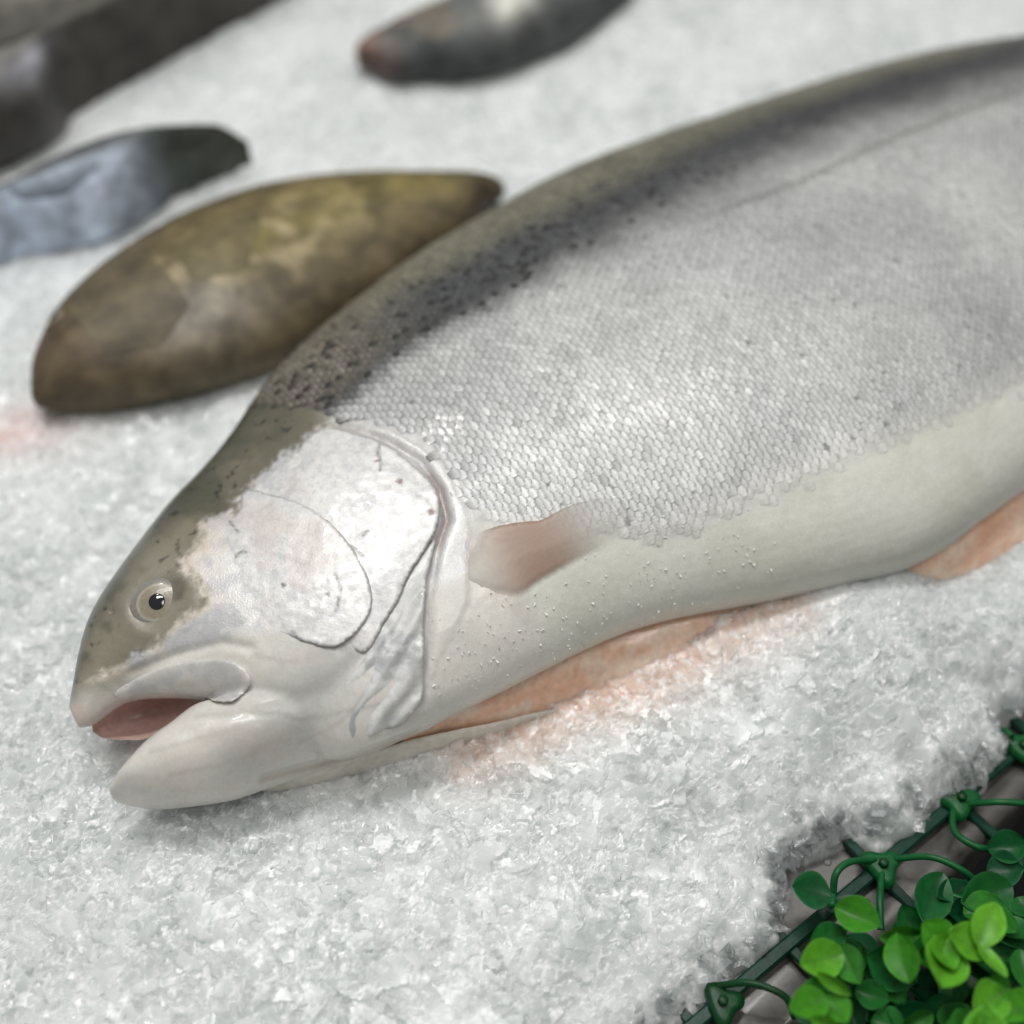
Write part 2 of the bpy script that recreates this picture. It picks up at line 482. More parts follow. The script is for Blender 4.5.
def skin_color(P, nz):
    """base colour, metallic and roughness of the fish at points in the flank frame"""
    p = P[:, :2]; x, y = p.T
    n1, n2, n3 = fbm(x*60, y*60, 21), fbm(x*260, y*260, 31), fbm(x*25, y*25, 41)
    up = y-np.interp(x, lbx, lby)                     # above the line where the back darkens
    low = np.interp(x, lsx, lsy)-y                    # below the last scales
    c = mix(np.tile(SILVER, (len(p), 1)), (.50, .50, .49), sstep(.40, .65, n3))
    met = np.full(len(p), .22); rg = np.full(len(p), .47)
    belly = sstep(-.002, .006, low)
    c = mix(c, mix(np.tile(WHITE, (len(p), 1)), (.66, .665, .585), sstep(.4, .7, n1)), belly); met *= 1-belly; rg = rg+.03*belly
    wd_ = np.interp(x, [.12, .2, .3], [.004, .012, .020]); bk = sstep(-wd_, wd_*.7, up+.006*(n1-.5)+.006*(n2-.5))
    oc = mix(np.tile((.060, .062, .062), (len(p), 1)), (.175, .165, .118), sstep(.014, .030, up+.010*(n3-.5)))  # dark back pigment; the dark reflection band and lit rim are painted in too
    oc = mix(oc, (.165, .145, .115), sstep(.17, .12, x)*sstep(.0, .008, up)*.8)
    lt = np.exp(-(seg_dist(p, L_lat)/.0012)**2); c = mix(c, (.20, .19, .17), lt*.6)
    c = mix(c, (.42, .37, .30), sstep(.36, .44, x)*sstep(.02, -.02, np.abs(up))*.35)
    c = mix(c, oc, bk); met = met*(1-.75*bk)
    # head
    hd = np.where((x < .22))[0]; ph = p[hd]
    df = sdf(ph, P_cheek)+.0022*(n2[hd]-.5)*2+.0016*(fbm(ph[:, 0]*700, ph[:, 1]*700, 13, 2)-.5)*2
    lf = seg_dist(ph, L_scale_front)
    front = (ph[:, 0] < np.interp(ph[:, 1], L_scale_front[::-1, 1], L_scale_front[::-1, 0]))
    hb = np.where(front, 1., 0.)*sstep(-.006, .003, ph[:, 1]-np.interp(ph[:, 0], [-.005, .02, .05, .12], [L_cheek[-1, 1]-.004, L_cheek[-2, 1]-.002, L_cheek[-4, 1], L_cheek[3, 1]]))
    hc = mix(np.tile(OLIVE_HEAD, (len(hd), 1)), (.29, .262, .195), sstep(.30, .65, n1[hd])*.6)
    hc = mix(hc, (.33, .31, .25), np.exp(-(np.hypot(*(ph-EYE[:2]-np.array([.002, .004])).T)/.013)**2)*.7)
    hc = mix(hc, (.085, .088, .062), sstep(.52, .72, fbm(ph[:, 0]*120, ph[:, 1]*120, 37))*.55)
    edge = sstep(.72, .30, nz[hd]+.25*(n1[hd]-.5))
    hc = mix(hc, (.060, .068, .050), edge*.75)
    sp = sstep(.73, .80, fbm(ph[:, 0]*520, ph[:, 1]*520, 77, 2))*sstep(.95, .6, nz[hd])
    hc = mix(hc, DARK, sp*.85)
    low_h = mix(np.tile((.74, .715, .66), (len(hd), 1)), (.66, .645, .60), sstep(.4, .65, n1[hd]))
    low_h = mix(low_h, (.36, .37, .36), np.exp(-(seg_dist(ph, L_throat)/.010)**2)*.65)  # grey shadow behind the jaw painted into the throat colour
    low_h = mix(low_h, (.35, .28, .22), np.exp(-(seg_dist(ph, L_crease)/.0012)**2)*.6)  # shade in the throat crease painted as a darker line
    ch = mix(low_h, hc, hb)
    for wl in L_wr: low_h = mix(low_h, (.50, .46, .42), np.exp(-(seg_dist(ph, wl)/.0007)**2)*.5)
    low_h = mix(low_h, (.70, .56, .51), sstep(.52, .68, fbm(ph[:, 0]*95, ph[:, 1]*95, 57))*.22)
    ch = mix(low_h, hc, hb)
    inner = sstep(-.0028, .0012, df+.0012*(fbm(ph[:, 0]*1100, ph[:, 1]*1100, 17, 2)-.5)*2)
    pearl = mix(np.tile(PEARL, (len(hd), 1)), (.62, .62, .63), sstep(.45, .6, n2[hd]))
    pearl = mix(pearl, (.70, .60, .54), sstep(.5, .7, n1[hd])*sstep(.10, .03, ph[:, 0]-.0)*.6)
    fl2 = sstep(.52, .60, fbm(ph[:, 0]*900, ph[:, 1]*900, 19, 2)); pearl = mix(pearl, (.42, .42, .43), fl2*.35*sstep(.006, .0, df)); pearl = mix(pearl, (.78, .70, .58), sstep(.003, .0006, df)*sstep(.45, .6, n1[hd])*.7)
    lowmask = sstep(0, .006, ph[:, 1]-np.interp(ph[:, 0], [0, .03, .06, .10], [surf(95, 690)[1], surf(185, 655)[1], surf(245, 650)[1], surf(330, 650)[1]]))
    ch = mix(ch, pearl, inner*np.maximum(lowmask, 0))
    isH = np.where(front, 1., 0.)
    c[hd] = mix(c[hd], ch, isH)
    met[hd] = met[hd]*(1-isH)+.18*isH*inner*lowmask
    rg[hd] = rg[hd]*(1-isH)+isH*(.30+.1*inner)
    # silver girdle behind the gill opening
    g = np.exp(-(seg_dist(ph, L_girdle)/.0055)**2)
    c[hd] = mix(c[hd], (.62, .62, .61), g*.8)
    gs = np.exp(-(seg_dist(ph, L_gill)/.0014)**2)*(.35+.65*sstep(.007, .002, seg_dist(ph, line2([(433, 484), (441, 505), (438, 535)]))))
    c[hd] = mix(c[hd], (.15, .095, .075), gs*.85)
    # lips
    tip = np.hypot(*(ph-surf(84, 712)[:2]).T); c[hd] = mix(c[hd], (.50, .48, .44), np.exp(-(tip/.0075)**2)*.8)
    lip = seg_dist(ph, line2([(78, 712), (97, 734), (103, 718), (114, 705), (142, 699), (188, 698)]))
    c[hd] = mix(c[hd], (.62, .50, .46), np.exp(-(lip/.003)**2)*.6)
    far = nz < -.15
    c[far & (low < 0)] = OLIVE
    return c, met, rg

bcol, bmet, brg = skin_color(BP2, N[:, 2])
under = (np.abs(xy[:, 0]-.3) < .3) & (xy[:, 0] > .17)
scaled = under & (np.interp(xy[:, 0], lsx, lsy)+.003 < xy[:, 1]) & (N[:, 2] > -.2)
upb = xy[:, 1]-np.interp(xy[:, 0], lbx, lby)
dk = np.where(scaled, np.where(upb > 0, .75, .5), 1.)  # skin darkened under the scales, painting shade into the gaps
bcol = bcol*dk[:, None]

# ---- scales: rows of single plates lying on the flank
bvh2 = BVHTree.FromPolygons(BP2.tolist(), BF.tolist())
def scales():
    pats = []
    th = np.linspace(-.55, math.pi*.95, 240)
    xs = []; x = .085
    while x < TR.L*.93:
        xs.append(x); x += np.interp(x, [.08, .18, .42, .6], [.0021, .0020, .00160, .0014])
    fr_y, fr_x = L_scale_front[::-1, 1], L_scale_front[::-1, 0]
    # unit plate: u along (0 front .. 1 rear), w across
    us = np.array([-.55, -.1, .22, .42, .5]); ws = [.62, .98, 1.0, .80, .50]
    PV = []
    for a, (u, wd) in enumerate(zip(us, ws)):
        for b in np.linspace(-1, 1, 5):
            PV.append((u-.10*b*b*(u > .2), .5*wd*b, (-.05, .010, .040, .050, .030)[a]-.012*b*b))
    PV = np.array(PV); PF = grid_faces(5, 5)[:, ::-1]
    Vs, Cs, Ms, Rs = [], [], [], []
    loc, nor, siz, cen = [], [], [], []
    gmax = None
    for i, x in enumerate(xs):
        t = x/TR.L
        P = TR.ring(np.full(len(th), t), th)
        s = np.concatenate([[0], np.cumsum(np.linalg.norm(np.diff(P, axis=0), axis=1))])
        s -= np.interp(math.pi/2, th, s)
        girth = s[-1]-s[0]
        pitch = np.interp(x, [.08, .18, .42, .6], [.0040, .0039, .0031, .0026])
        # constant number of rows along the fish
        k = np.arange(-60, 60)
        g = (k+.5*(i % 2))*pitch
        g = g[(g > s[0]) & (g < s[-1])]
        for q in g:
            w = np.array([np.interp(q, s, P[:, c]) for c in range(3)])+TR.e*rng.normal(0, .00012)+rng.normal(0, .00008, 3)
            f = toF(w); 
            if f[0] < np.interp(f[1], fr_y, fr_x)+rng.normal(0, .0008): continue
            if f[1] < np.interp(f[0], lsx, lsy)+rng.normal(-.001, .0026): continue
            loc.append(f); siz.append(pitch)
    for f, pitch in zip(loc, siz):
        l, n, _, _ = bvh2.find_nearest(Vector(f))
        cen.append(l); nor.append(n)
    cen, nor = np.array(cen), np.array(nor); siz = np.array(siz); m = len(cen)
    T = np.array([1., 0, 0])+rng.normal(0, .06, (m, 3)); T -= nor*(T*nor).sum(1)[:, None]; T /= np.linalg.norm(T, axis=1)[:, None]
    B = np.cross(nor, T)
    wob = fbm(cen[:, 0]*70, cen[:, 1]*70, 3)
    ti = rng.normal(0, .016, m)+(wob-.5)*.09; ro = rng.normal(0, .018, m)
    upl = cen[:, 1]-np.interp(cen[:, 0], lbx, lby)
    flat = np.where(upl > .001, .65, 1.0)
    S = siz[:, None, None]
    pv = PV[None]*np.array([1.12, .98, 1.0])
    U = pv[..., 0]*rng.normal(1, .05, (m, 1)); W = pv[..., 1]*rng.normal(1, .05, (m, 1)); H = (pv[..., 2]+.02)*flat[:, None]+U*ti[:, None]+W*ro[:, None]+rng.normal(0, .012, (m, 1))
    V = cen[:, None]+S*(U[..., None]*T[:, None]+W[..., None]*B[:, None]+H[..., None]*nor[:, None])
    c, me_, rg = skin_color(cen, nor[:, 2])
    fade = sstep(0, .009, cen[:, 1]-np.interp(cen[:, 0], lsx, lsy))
    br = np.clip(rng.normal(1, np.where(upl > 0, .05, .06)), .7, 1.25)*(.86+.3*fbm(cen[:, 0]*45, cen[:, 1]*45, 63))
    # dark pigment on some scales of the back
    spot = (upl > .002)*(upl < .024)*(rng.random(m) < np.interp(cen[:, 0], [.1, .2, .3, .45], [.12, .13, .05, .01]))
    light = (upl > .010)*(cen[:, 0] < .30)*(rng.random(m) < .3)  # rim glints painted by lightening some scales near the back edge
    c = c*br[:, None]; c = np.where(light[:, None], c*1.25, c)
    cc = np.repeat(c[:, None], 25, 1)
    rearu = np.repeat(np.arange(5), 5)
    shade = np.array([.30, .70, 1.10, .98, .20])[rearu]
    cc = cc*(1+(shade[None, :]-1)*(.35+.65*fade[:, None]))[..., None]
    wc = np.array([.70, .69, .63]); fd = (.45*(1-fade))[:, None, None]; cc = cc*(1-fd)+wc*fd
    cc = np.where(((upl > .008) & (cen[:, 0] < .34))[:, None, None] & (rearu >= 3)[None, :, None], cc*np.array([1, 1, 1, 1.9, 1.9])[rearu][None, :, None], cc)  # highlights painted on the rear edges of the back scales
    sm = (spot[:, None]*(rearu >= 1)*(rearu <= 3)[None]*(np.abs(np.tile(np.arange(5), 5)-2) <= 1)[None])[..., None] > 0
    cc = np.where(sm, np.array(DARK)*.7, cc)
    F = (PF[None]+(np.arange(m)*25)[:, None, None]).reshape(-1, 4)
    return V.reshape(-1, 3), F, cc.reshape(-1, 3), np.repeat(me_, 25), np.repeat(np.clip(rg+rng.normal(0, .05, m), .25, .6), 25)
SV, SF, Scol, Smet, Srg = scales()
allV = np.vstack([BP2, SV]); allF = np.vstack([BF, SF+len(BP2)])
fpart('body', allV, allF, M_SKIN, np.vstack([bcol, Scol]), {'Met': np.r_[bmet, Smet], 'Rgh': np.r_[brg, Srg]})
print('scales', len(SV)//25, 'body verts', len(BP2))

# ---- thin plates lying over the head
def plate(name, pts, offs, colf, mat=M_SKIN, res=.0008, bulge=0., thick=.0018, met=.10, rough=.50, ridge=None, parent=None, closed_smooth=200, crinkle=.0006, alpha=None):
    q = np.hstack([line2(pts), np.array(offs)[:, None]])
    b3 = smooth_line(q, closed_smooth, True)
    # even spacing on the rim
    seg = np.linalg.norm(np.diff(np.vstack([b3, b3[:1]])[:, :2], axis=0), axis=1)
    cs = np.r_[0, np.cumsum(seg)]; nb = int(cs[-1]/res)
    tt = np.linspace(0, cs[-1], nb, endpoint=False); bb = np.vstack([b3, b3[:1]])
    b = np.stack([np.interp(tt, cs, bb[:, k]) for k in range(3)], -1)
    b[:, :2] += rng.normal(0, .00008, (nb, 2))
    lo, hi_ = b[:, :2].min(0), b[:, :2].max(0)
    gx, gy = np.meshgrid(np.arange(lo[0], hi_[0], res), np.arange(lo[1], hi_[1], res*.87))
    gx = gx+np.where(np.arange(gx.shape[0]) % 2, res/2, 0)[:, None]
    g = np.stack([gx.ravel(), gy.ravel()], -1)+rng.normal(0, res*.08, (gx.size, 2))
    g = g[sdf(g, b[:, :2]) > res*.6]
    pts2 = np.vstack([b[:, :2], g])
    res_ = delaunay_2d_cdt([Vector(p) for p in pts2], [(i, (i+1) % nb) for i in range(nb)], [], 1, 1e-7)
    v2 = np.array([tuple(p) for p in res_[0]]); tri = np.array([t for t in res_[2] if len(t) == 3])
    D = np.hypot(v2[:, None, 0]-b[None, :, 0], v2[:, None, 1]-b[None, :, 1])
    w = 1/(D+.0006)**2.2; off = (w*b[None, :, 2]).sum(1)/w.sum(1); dmin = D.min(1)
    off = off+bulge*(1-np.exp(-dmin/.006))
    hz = np.array([height(p[0], p[1], np.nan) for p in v2])
    hz = np.where(np.isnan(hz), np.nanmin(hz), hz)
    if ridge is not None: off = off+ridge(v2)
    elif crinkle: off = off+crinkle*((fbm(v2[:, 0]*130, v2[:, 1]*130, 61)-.5)*1.4+(fbm(v2[:, 0]*420, v2[:, 1]*420, 62, 3)-.5)*.45)*sstep(0, .003, dmin)
    rim = dmin < res*.3
    z = hz+off-np.where(rim & (off > .0002), .0003, 0)
    P = np.stack([v2[:, 0], v2[:, 1], z], -1)
    # rim wall
    ordv = np.array([np.argmin(np.hypot(v2[:, 0]-p[0], v2[:, 1]-p[1])) for p in b[:, :2]])
    k = len(P); c2 = b[:, :2].mean(0)
    inn = P[ordv].copy(); inn[:, :2] += (c2-inn[:, :2])/np.linalg.norm(c2-inn[:, :2], axis=1)[:, None]*.0004; inn[:, 2] -= thick
    j = np.arange(nb); jn = (j+1) % nb
    wall = np.stack([ordv[j], ordv[jn], k+jn, k+j], -1)
    V = np.vstack([P, inn]); col = colf(V[:, 0], V[:, 1], np.r_[dmin, np.zeros(nb)])
    col[k:] *= .55
    return fpart(name, V, [tri, wall], mat, col, {'Met': np.full(len(V), met), 'Rgh': np.full(len(V), rough), 'Alp': alpha(V[:, 0], V[:, 1], np.r_[dmin, np.zeros(nb)]) if alpha else np.ones(len(V))}, parent=parent)

def pearly(seed, pink=.5, edge=.0):
    def f(x, y, d):
        a, b2, c2 = fbm(x*70, y*70, seed), fbm(x*350, y*350, seed+9), fbm(x*150, y*150, seed+5)
        c = mix(np.tile(PEARL, (len(x), 1)), (.66, .665, .67), sstep(.42, .62, c2)*.7)
        c = mix(c, (.80, .79, .77), sstep(.5, .65, b2)*.6)
        c = mix(c, (.52, .52, .53), sstep(.54, .62, fbm(x*800, y*800, seed+3, 2))*.40)
        c = mix(c, (.70, .60, .56), sstep(.56, .74, a)*pink)
        c = mix(c, (.33, .32, .31), sstep(.0008, .0, d)*edge)  # crease shade painted along the plate rim
        return c
    return f
def spots(f, pts, rad, colr=(.05, .04, .04)):
    S = np.array([surf(*p)[:2] for p in pts])
    def g(x, y, d):
        c = f(x, y, d)
        for s, r in zip(S, np.broadcast_to(rad, len(S))):
            c = mix(c, colr, sstep(r*1.2, r*.6, np.hypot(x-s[0], y-s[1]))*.85)
        return c
    return g
def scratches(f, lines, w=.00035, colr=(.10, .10, .10)):
    Q = [line2(l) for l in lines]
    def g(x, y, d):
        c = f(x, y, d)
        for q in Q: c = mix(c, colr, np.exp(-(seg_dist(np.stack([x, y], -1), q)/w)**2)*.8)
        return c
    return g

mem_q = smooth_line(line2([(436, 545), (405, 590), (372, 650), (335, 705), (325, 745)]), 30)
def mem_ridge(p):
    d = seg_dist(p, mem_q)
    return .0006*np.sin(d*900+4*fbm(p[:, 0]*120, p[:, 1]*120, 2))*sstep(0, .004, d)
gill = empty('gill_cover', (0, 0, 0)); gill.parent = root
def memcol(x, y, d):
    a = fbm(x*90, y*90, 71); b2 = fbm(x*380, y*380, 72)
    c = mix(np.tile((.64, .64, .62), (len(x), 1)), (.46, .47, .47), sstep(.4, .65, a)); return mix(c, (.76, .76, .75), sstep(.52, .64, b2)*.7)
plate('gill_membrane', [(434, 540), (428, 570), (424, 600), (423, 640), (423, 672), (420, 700), (402, 722), (382, 731), (350, 742), (325, 735), (335, 700), (362, 662), (392, 604), (415, 560)],
      [.0016, .0018, .0018, .0018, .0017, .0015, .0012, .0008, -.0006, -.0016, -.0010, .0002, .0006, .0010], memcol, ridge=mem_ridge, parent=gill, met=.06, rough=.42)
op_c = scratches(spots(pearly(11, .18, .6), [(398, 483), (429, 513), (376, 462)], [.0011, .0013, .0006], (.16, .08, .06)),
    [[(378, 446), (377, 456), (380, 463), (379, 472)], [(362, 536), (366, 532)], [(330, 540), (352, 548), (362, 556)]], .0004, (.08, .07, .06))
plate('opercle', [(321, 429), (354, 434), (386, 446), (411, 465), (432, 487), (438, 505), (435, 528), (423, 552), (407, 577), (398, 600), (384, 622), (366, 652), (345, 640), (310, 590), (262, 540), (240, 500), (262, 480), (292, 454)],
      [.0004, .0012, .0016, .0021, .0026, .0028, .0028, .0024, .0021, .0018, .0014, .0004, .0002, .0002, 0, -.0002, -.0002, -.0002], op_c, bulge=.0012, parent=gill, rough=.37)
ck_c = scratches(spots(pearly(23, .45, .6), [(283, 585), (327, 595), (221, 599), (222, 603)], [.0007, .0007, .0006, .0004]),
    [[(225, 543), (226, 551)], [(235, 557), (241, 552), (245, 552)], [(228, 520), (238, 532)], [(292, 632), (300, 640), (304, 646)], [(214, 612), (222, 618), (225, 610)], [(334, 575), (340, 590), (335, 612)]], .0004, (.13, .12, .12))
plate('cheek_plate', [(245, 491), (271, 495), (300, 504), (329, 522), (346, 542), (359, 561), (369, 586), (370, 608), (358, 630), (334, 647), (305, 642), (285, 636), (255, 640), (225, 636), (195, 628), (207, 605), (208, 588), (204, 552), (220, 525), (238, 512)],
      [.0008, .0012, .0018, .0022, .0024, .0025, .0026, .0026, .0023, .0018, .0011, .0003, -.0002, -.0004, -.0006, -.0006, -.0006, -.0006, -.0003, .0010], ck_c, bulge=.0004, parent=gill, rough=.38)
gill.location = (0, 0, 0)

# ---- upper jaw bone over the mouth
def maxcol(x, y, d):
    a = fbm(x*200, y*200, 81); return mix(np.tile((.72, .70, .66), (len(x), 1)), (.60, .59, .58), sstep(.4, .65, a))
plate('upper_jaw_bone', [(114, 690), (147, 673), (169, 664), (196, 660), (222, 659), (240, 666), (249, 676), (249, 686), (240, 696), (224, 702), (188, 697), (150, 696), (122, 700)],
      [-.0002, .0008, .0014, .0018, .0020, .0022, .0024, .0024, .0022, .0018, .0012, .0006, 0], maxcol, bulge=.0022, thick=.0028, met=.08, rough=.3)

# ---- skin of the mouth seen through the gape
ml_u = [toF(at(u, v, z)) for u, v, z in [(90, 712, .032), (100, 702, .032), (120, 694, .032), (142, 690, .031), (170, 689, .030), (204, 690, .029)]]
ml_m = [toF(at(u, v, z)) for u, v, z in [(92, 725, .022), (102, 722, .018), (122, 716, .012), (144, 712, .010), (168, 706, .012), (202, 700, .018)]]
ml_l = [toF(at(u, v, z)) for u, v, z in [(93, 732, .024), (104, 738, .021), (126, 740, .019), (145, 739, .018), (166, 728, .016), (200, 710, .014)]]
rows = [smooth_line(np.array(r), 40) for r in (ml_u, ml_m, ml_l)]
ML = []
for tq in np.linspace(0, 1, 9):
    a, b, c = rows; ML.append(a*(1-tq)*(1-2*tq)+4*b*tq*(1-tq)+c*tq*(2*tq-1))
ML = np.array(ML); nm = ML.shape[1]
mc = np.zeros((9, nm, 3)); tq = np.linspace(0, 1, 9)[:, None]; sq = np.linspace(0, 1, nm)[None]
mc[:] = mix(mix(np.full((9, nm, 3), (.80, .60, .55)), (.46, .29, .26), sstep(.15, .7, sq+0*tq)), (.80, .56, .50), sstep(.45, 1, tq+0*sq)*.75)  # depth shade painted in: colour darkens towards the mouth corner
fpart('mouth_lining', ML.reshape(-1, 3), grid_faces(9, nm), M_FLESH, mc.reshape(-1, 3))

# ---- eye
eN = bvh2.ray_cast(Vector((EYE[0], EYE[1], .3)), Vector((0, 0, -1)))
ec, en = np.array(eN[0]), np.array(eN[1]); en = en*.6+np.array([0, 0, 1])*.4; en /= np.linalg.norm(en)
et = np.array([1., 0, 0])-en*en[0]; et /= np.linalg.norm(et); eb = np.cross(en, et)
def dome(rad, hgt, c0, rings=12, seg=40, prof=1.0, colf=None, ell=1.):
    V = [c0+en*hgt]; C = [colf(0)] if colf else None
    for i in range(1, rings+1):
        r = i/rings
        for k in range(seg):
            a = 2*math.pi*k/seg
            V.append(c0+(et*math.cos(a)*ell+eb*math.sin(a))*rad*r+en*hgt*(math.sqrt(max(0, 1-r*r*.999))**prof))
            if colf: C.append(colf(r))
    F3 = [[0, 1+k, 1+(k+1) % seg] for k in range(seg)]
    F4 = [[1+(i-1)*seg+k, 1+i*seg+k, 1+i*seg+(k+1) % seg, 1+(i-1)*seg+(k+1) % seg] for i in range(1, rings) for k in range(seg)]
    return np.array(V), [np.array(F3), np.array(F4)], (np.array(C) if colf else None)
def eyecol(r):
    if r < .60: return np.array((.34, .30, .215))*(.70+.35*r)
    if r < .72: return np.array((.44, .41, .34))
    if r < .80: return np.array((.24, .23, .19))
    return np.array((.27, .265, .24))
v, f, c = dome(.0083, .0024, ec-en*.0008, colf=eyecol, ell=1.06)
eye = fpart('eye', v, f, M_EYE, c)
v, f, c = dome(.0028, .0006, ec+en*.00130+et*.0002, ell=.95)
pup = fpart('pupil', v, f, M_PUPIL); pup.parent = eye

# ---- pectoral fin laid back along the belly
fin_px = [(438, 578), (448, 560), (479, 533), (510, 524), (540, 520), (560, 510), (580, 502), (604, 498), (625, 499), (632, 514), (622, 537), (600, 552), (583, 561), (560, 573), (540, 585), (522, 598), (497, 602), (470, 602), (445, 598)]
def fincol(x, y, d):
    s = surf(440, 580)[:2]; t2 = surf(625, 510)[:2]; ax = t2-s; al = ((x-s[0])*ax[0]+(y-s[1])*ax[1])/(ax@ax)
    ray_ = .5+.5*np.sin(np.arctan2(y-s[1], x-s[0])*160)
    c = mix(np.tile((.54, .43, .36), (len(x), 1)), (.36, .24, .18), np.exp(-((al-.48)/.2)**2)*.85)
    c = mix(c, (.58, .57, .53), sstep(.58, .9, al)); c = mix(c, (.62, .61, .55), sstep(.40, .10, al))
    return c*(.97+.04*ray_)[:, None]
def finalpha(x, y, d):
    s = surf(440, 580)[:2]; t2 = surf(625, 510)[:2]; ax = t2-s; al = ((x-s[0])*ax[0]+(y-s[1])*ax[1])/(ax@ax)
    up_ = ((y-s[1])*ax[0]-(x-s[0])*ax[1])/np.linalg.norm(ax)
    return np.clip(sstep(0, 1, (d+.003*sstep(-.004, .006, up_)*sstep(.2, .4, al))/(.0035+.007*(1-sstep(.05, .40, al))))*.95*(1-.85*sstep(.50, .97, al))*sstep(-.12, .16, al), 0, 1)
def finridge(p):
    s = surf(440, 580)[:2]
    return .00003*np.sin(np.arctan2(p[:, 1]-s[1], p[:, 0]-s[0])*160)
plate('pectoral_fin', fin_px, [-.0012, -.0010, .0004, .0012, .0012, .0010, .0008, .0006, .0002, .0001, 0, 0, .0001, .0001, .0001, 0, -.0006, -.0012, -.0014], fincol, M_FIN, bulge=.0014, thick=.0006, ridge=finridge, alpha=finalpha)

# ---- cut belly: flesh of the far half showing below the near edge, and its rim of skin
def strip(name, upper, lower, zu, zl, colf, mat, nrow=12, sag=.0, jit=.0006):
    n = 120
    U = smooth_line(np.array([[*p, z] for p, z in zip(upper, zu)]), n); Lw = smooth_line(np.array([[*p, z] for p, z in zip(lower, zl)]), n)
    rs = lambda Q: np.stack([np.interp(np.linspace(0, 1, n), np.linspace(0, 1, len(Q)), Q[:, k]) for k in range(3)], -1)
    U, Lw = rs(U), rs(Lw)
    U3 = np.array([at(*q) for q in U]); L3 = np.array([at(*q) for q in Lw])
    tq = np.linspace(0, 1, nrow)[:, None, None]
    G = U3[None]*(1-tq)+L3[None]*tq
    G[..., 2] += sag*np.sin(tq[..., 0]*math.pi)
    uu = np.repeat(np.linspace(0, 1, n)[None], nrow, 0); vv = np.repeat(tq[:, 0], n, 1)
    G[..., 2] += jit*(fbm(uu*60, vv*8, 3)-.5)*2
    P = toF(G.reshape(-1, 3))
    return fpart(name, P, grid_faces(nrow, n)[:, ::-1], mat, colf(uu.ravel(), vv.ravel()))
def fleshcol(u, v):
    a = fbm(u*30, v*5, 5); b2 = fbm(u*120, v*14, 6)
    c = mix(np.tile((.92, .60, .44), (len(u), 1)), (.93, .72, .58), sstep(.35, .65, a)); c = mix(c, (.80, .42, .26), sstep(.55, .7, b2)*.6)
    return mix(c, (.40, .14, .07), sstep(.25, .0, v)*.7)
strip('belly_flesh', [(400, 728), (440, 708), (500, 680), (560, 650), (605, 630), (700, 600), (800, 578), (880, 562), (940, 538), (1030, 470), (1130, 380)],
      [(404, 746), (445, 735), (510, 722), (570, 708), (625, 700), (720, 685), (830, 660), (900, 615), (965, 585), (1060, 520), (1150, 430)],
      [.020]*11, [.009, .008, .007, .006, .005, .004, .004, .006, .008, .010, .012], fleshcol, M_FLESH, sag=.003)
def rimcol(u, v):
    return mix(np.tile((.82, .77, .68), (len(u), 1)), (.72, .58, .48), sstep(.5, 0, v))
strip('belly_skin_edge', [(262, 782), (330, 764), (400, 742), (440, 733), (500, 721), (540, 712), (600, 706)], [(264, 796), (330, 783), (400, 764), (440, 752), (505, 738), (550, 726), (610, 714)],
      [.012, .013, .012, .0105, .009, .008, .006], [.004, .004, .003, .003, .002, .001, -.001], rimcol, M_SOFT, sag=.004, jit=.0003)

# ---- tail and back fins, beyond the frame
def fan_fin(name, t0, pts, mat, col):
    """pts in (along axis, dorsal) metres from the axis point t0"""
    b = TR.A+TR.e*TR.L*t0
    P = np.array([b+TR.e*a+TR.nrm*(d+np.interp(t0, TR.t, (TR.yd+TR.yv)/2)) for a, d in pts])
    n = len(P); V = np.vstack([P+[0, 0, .0015], P-[0, 0, .0015]])
    j = np.arange(n); jn = (j+1) % n
    side = np.stack([j, jn, n+jn, n+j], -1); ce = np.vstack([V, [P.mean(0)+[0, 0, .002], P.mean(0)-[0, 0, .002]]])
    t3 = np.vstack([np.stack([j, jn, np.full(n, 2*n)], -1), np.stack([n+jn, n+j, np.full(n, 2*n+1)], -1)])
    fpart(name, toF(ce), [t3, side], mat, np.tile(col, (len(ce), 1)))
TAILCOL = (.10, .10, .08)
fan_fin('tail_fin', .97, [(0, .018), (.03, .03), (.075, .065), (.085, .06), (.07, .02), (.066, 0), (.07, -.02), (.085, -.06), (.075, -.065), (.03, -.03), (0, -.018)], M_SOFT, TAILCOL)

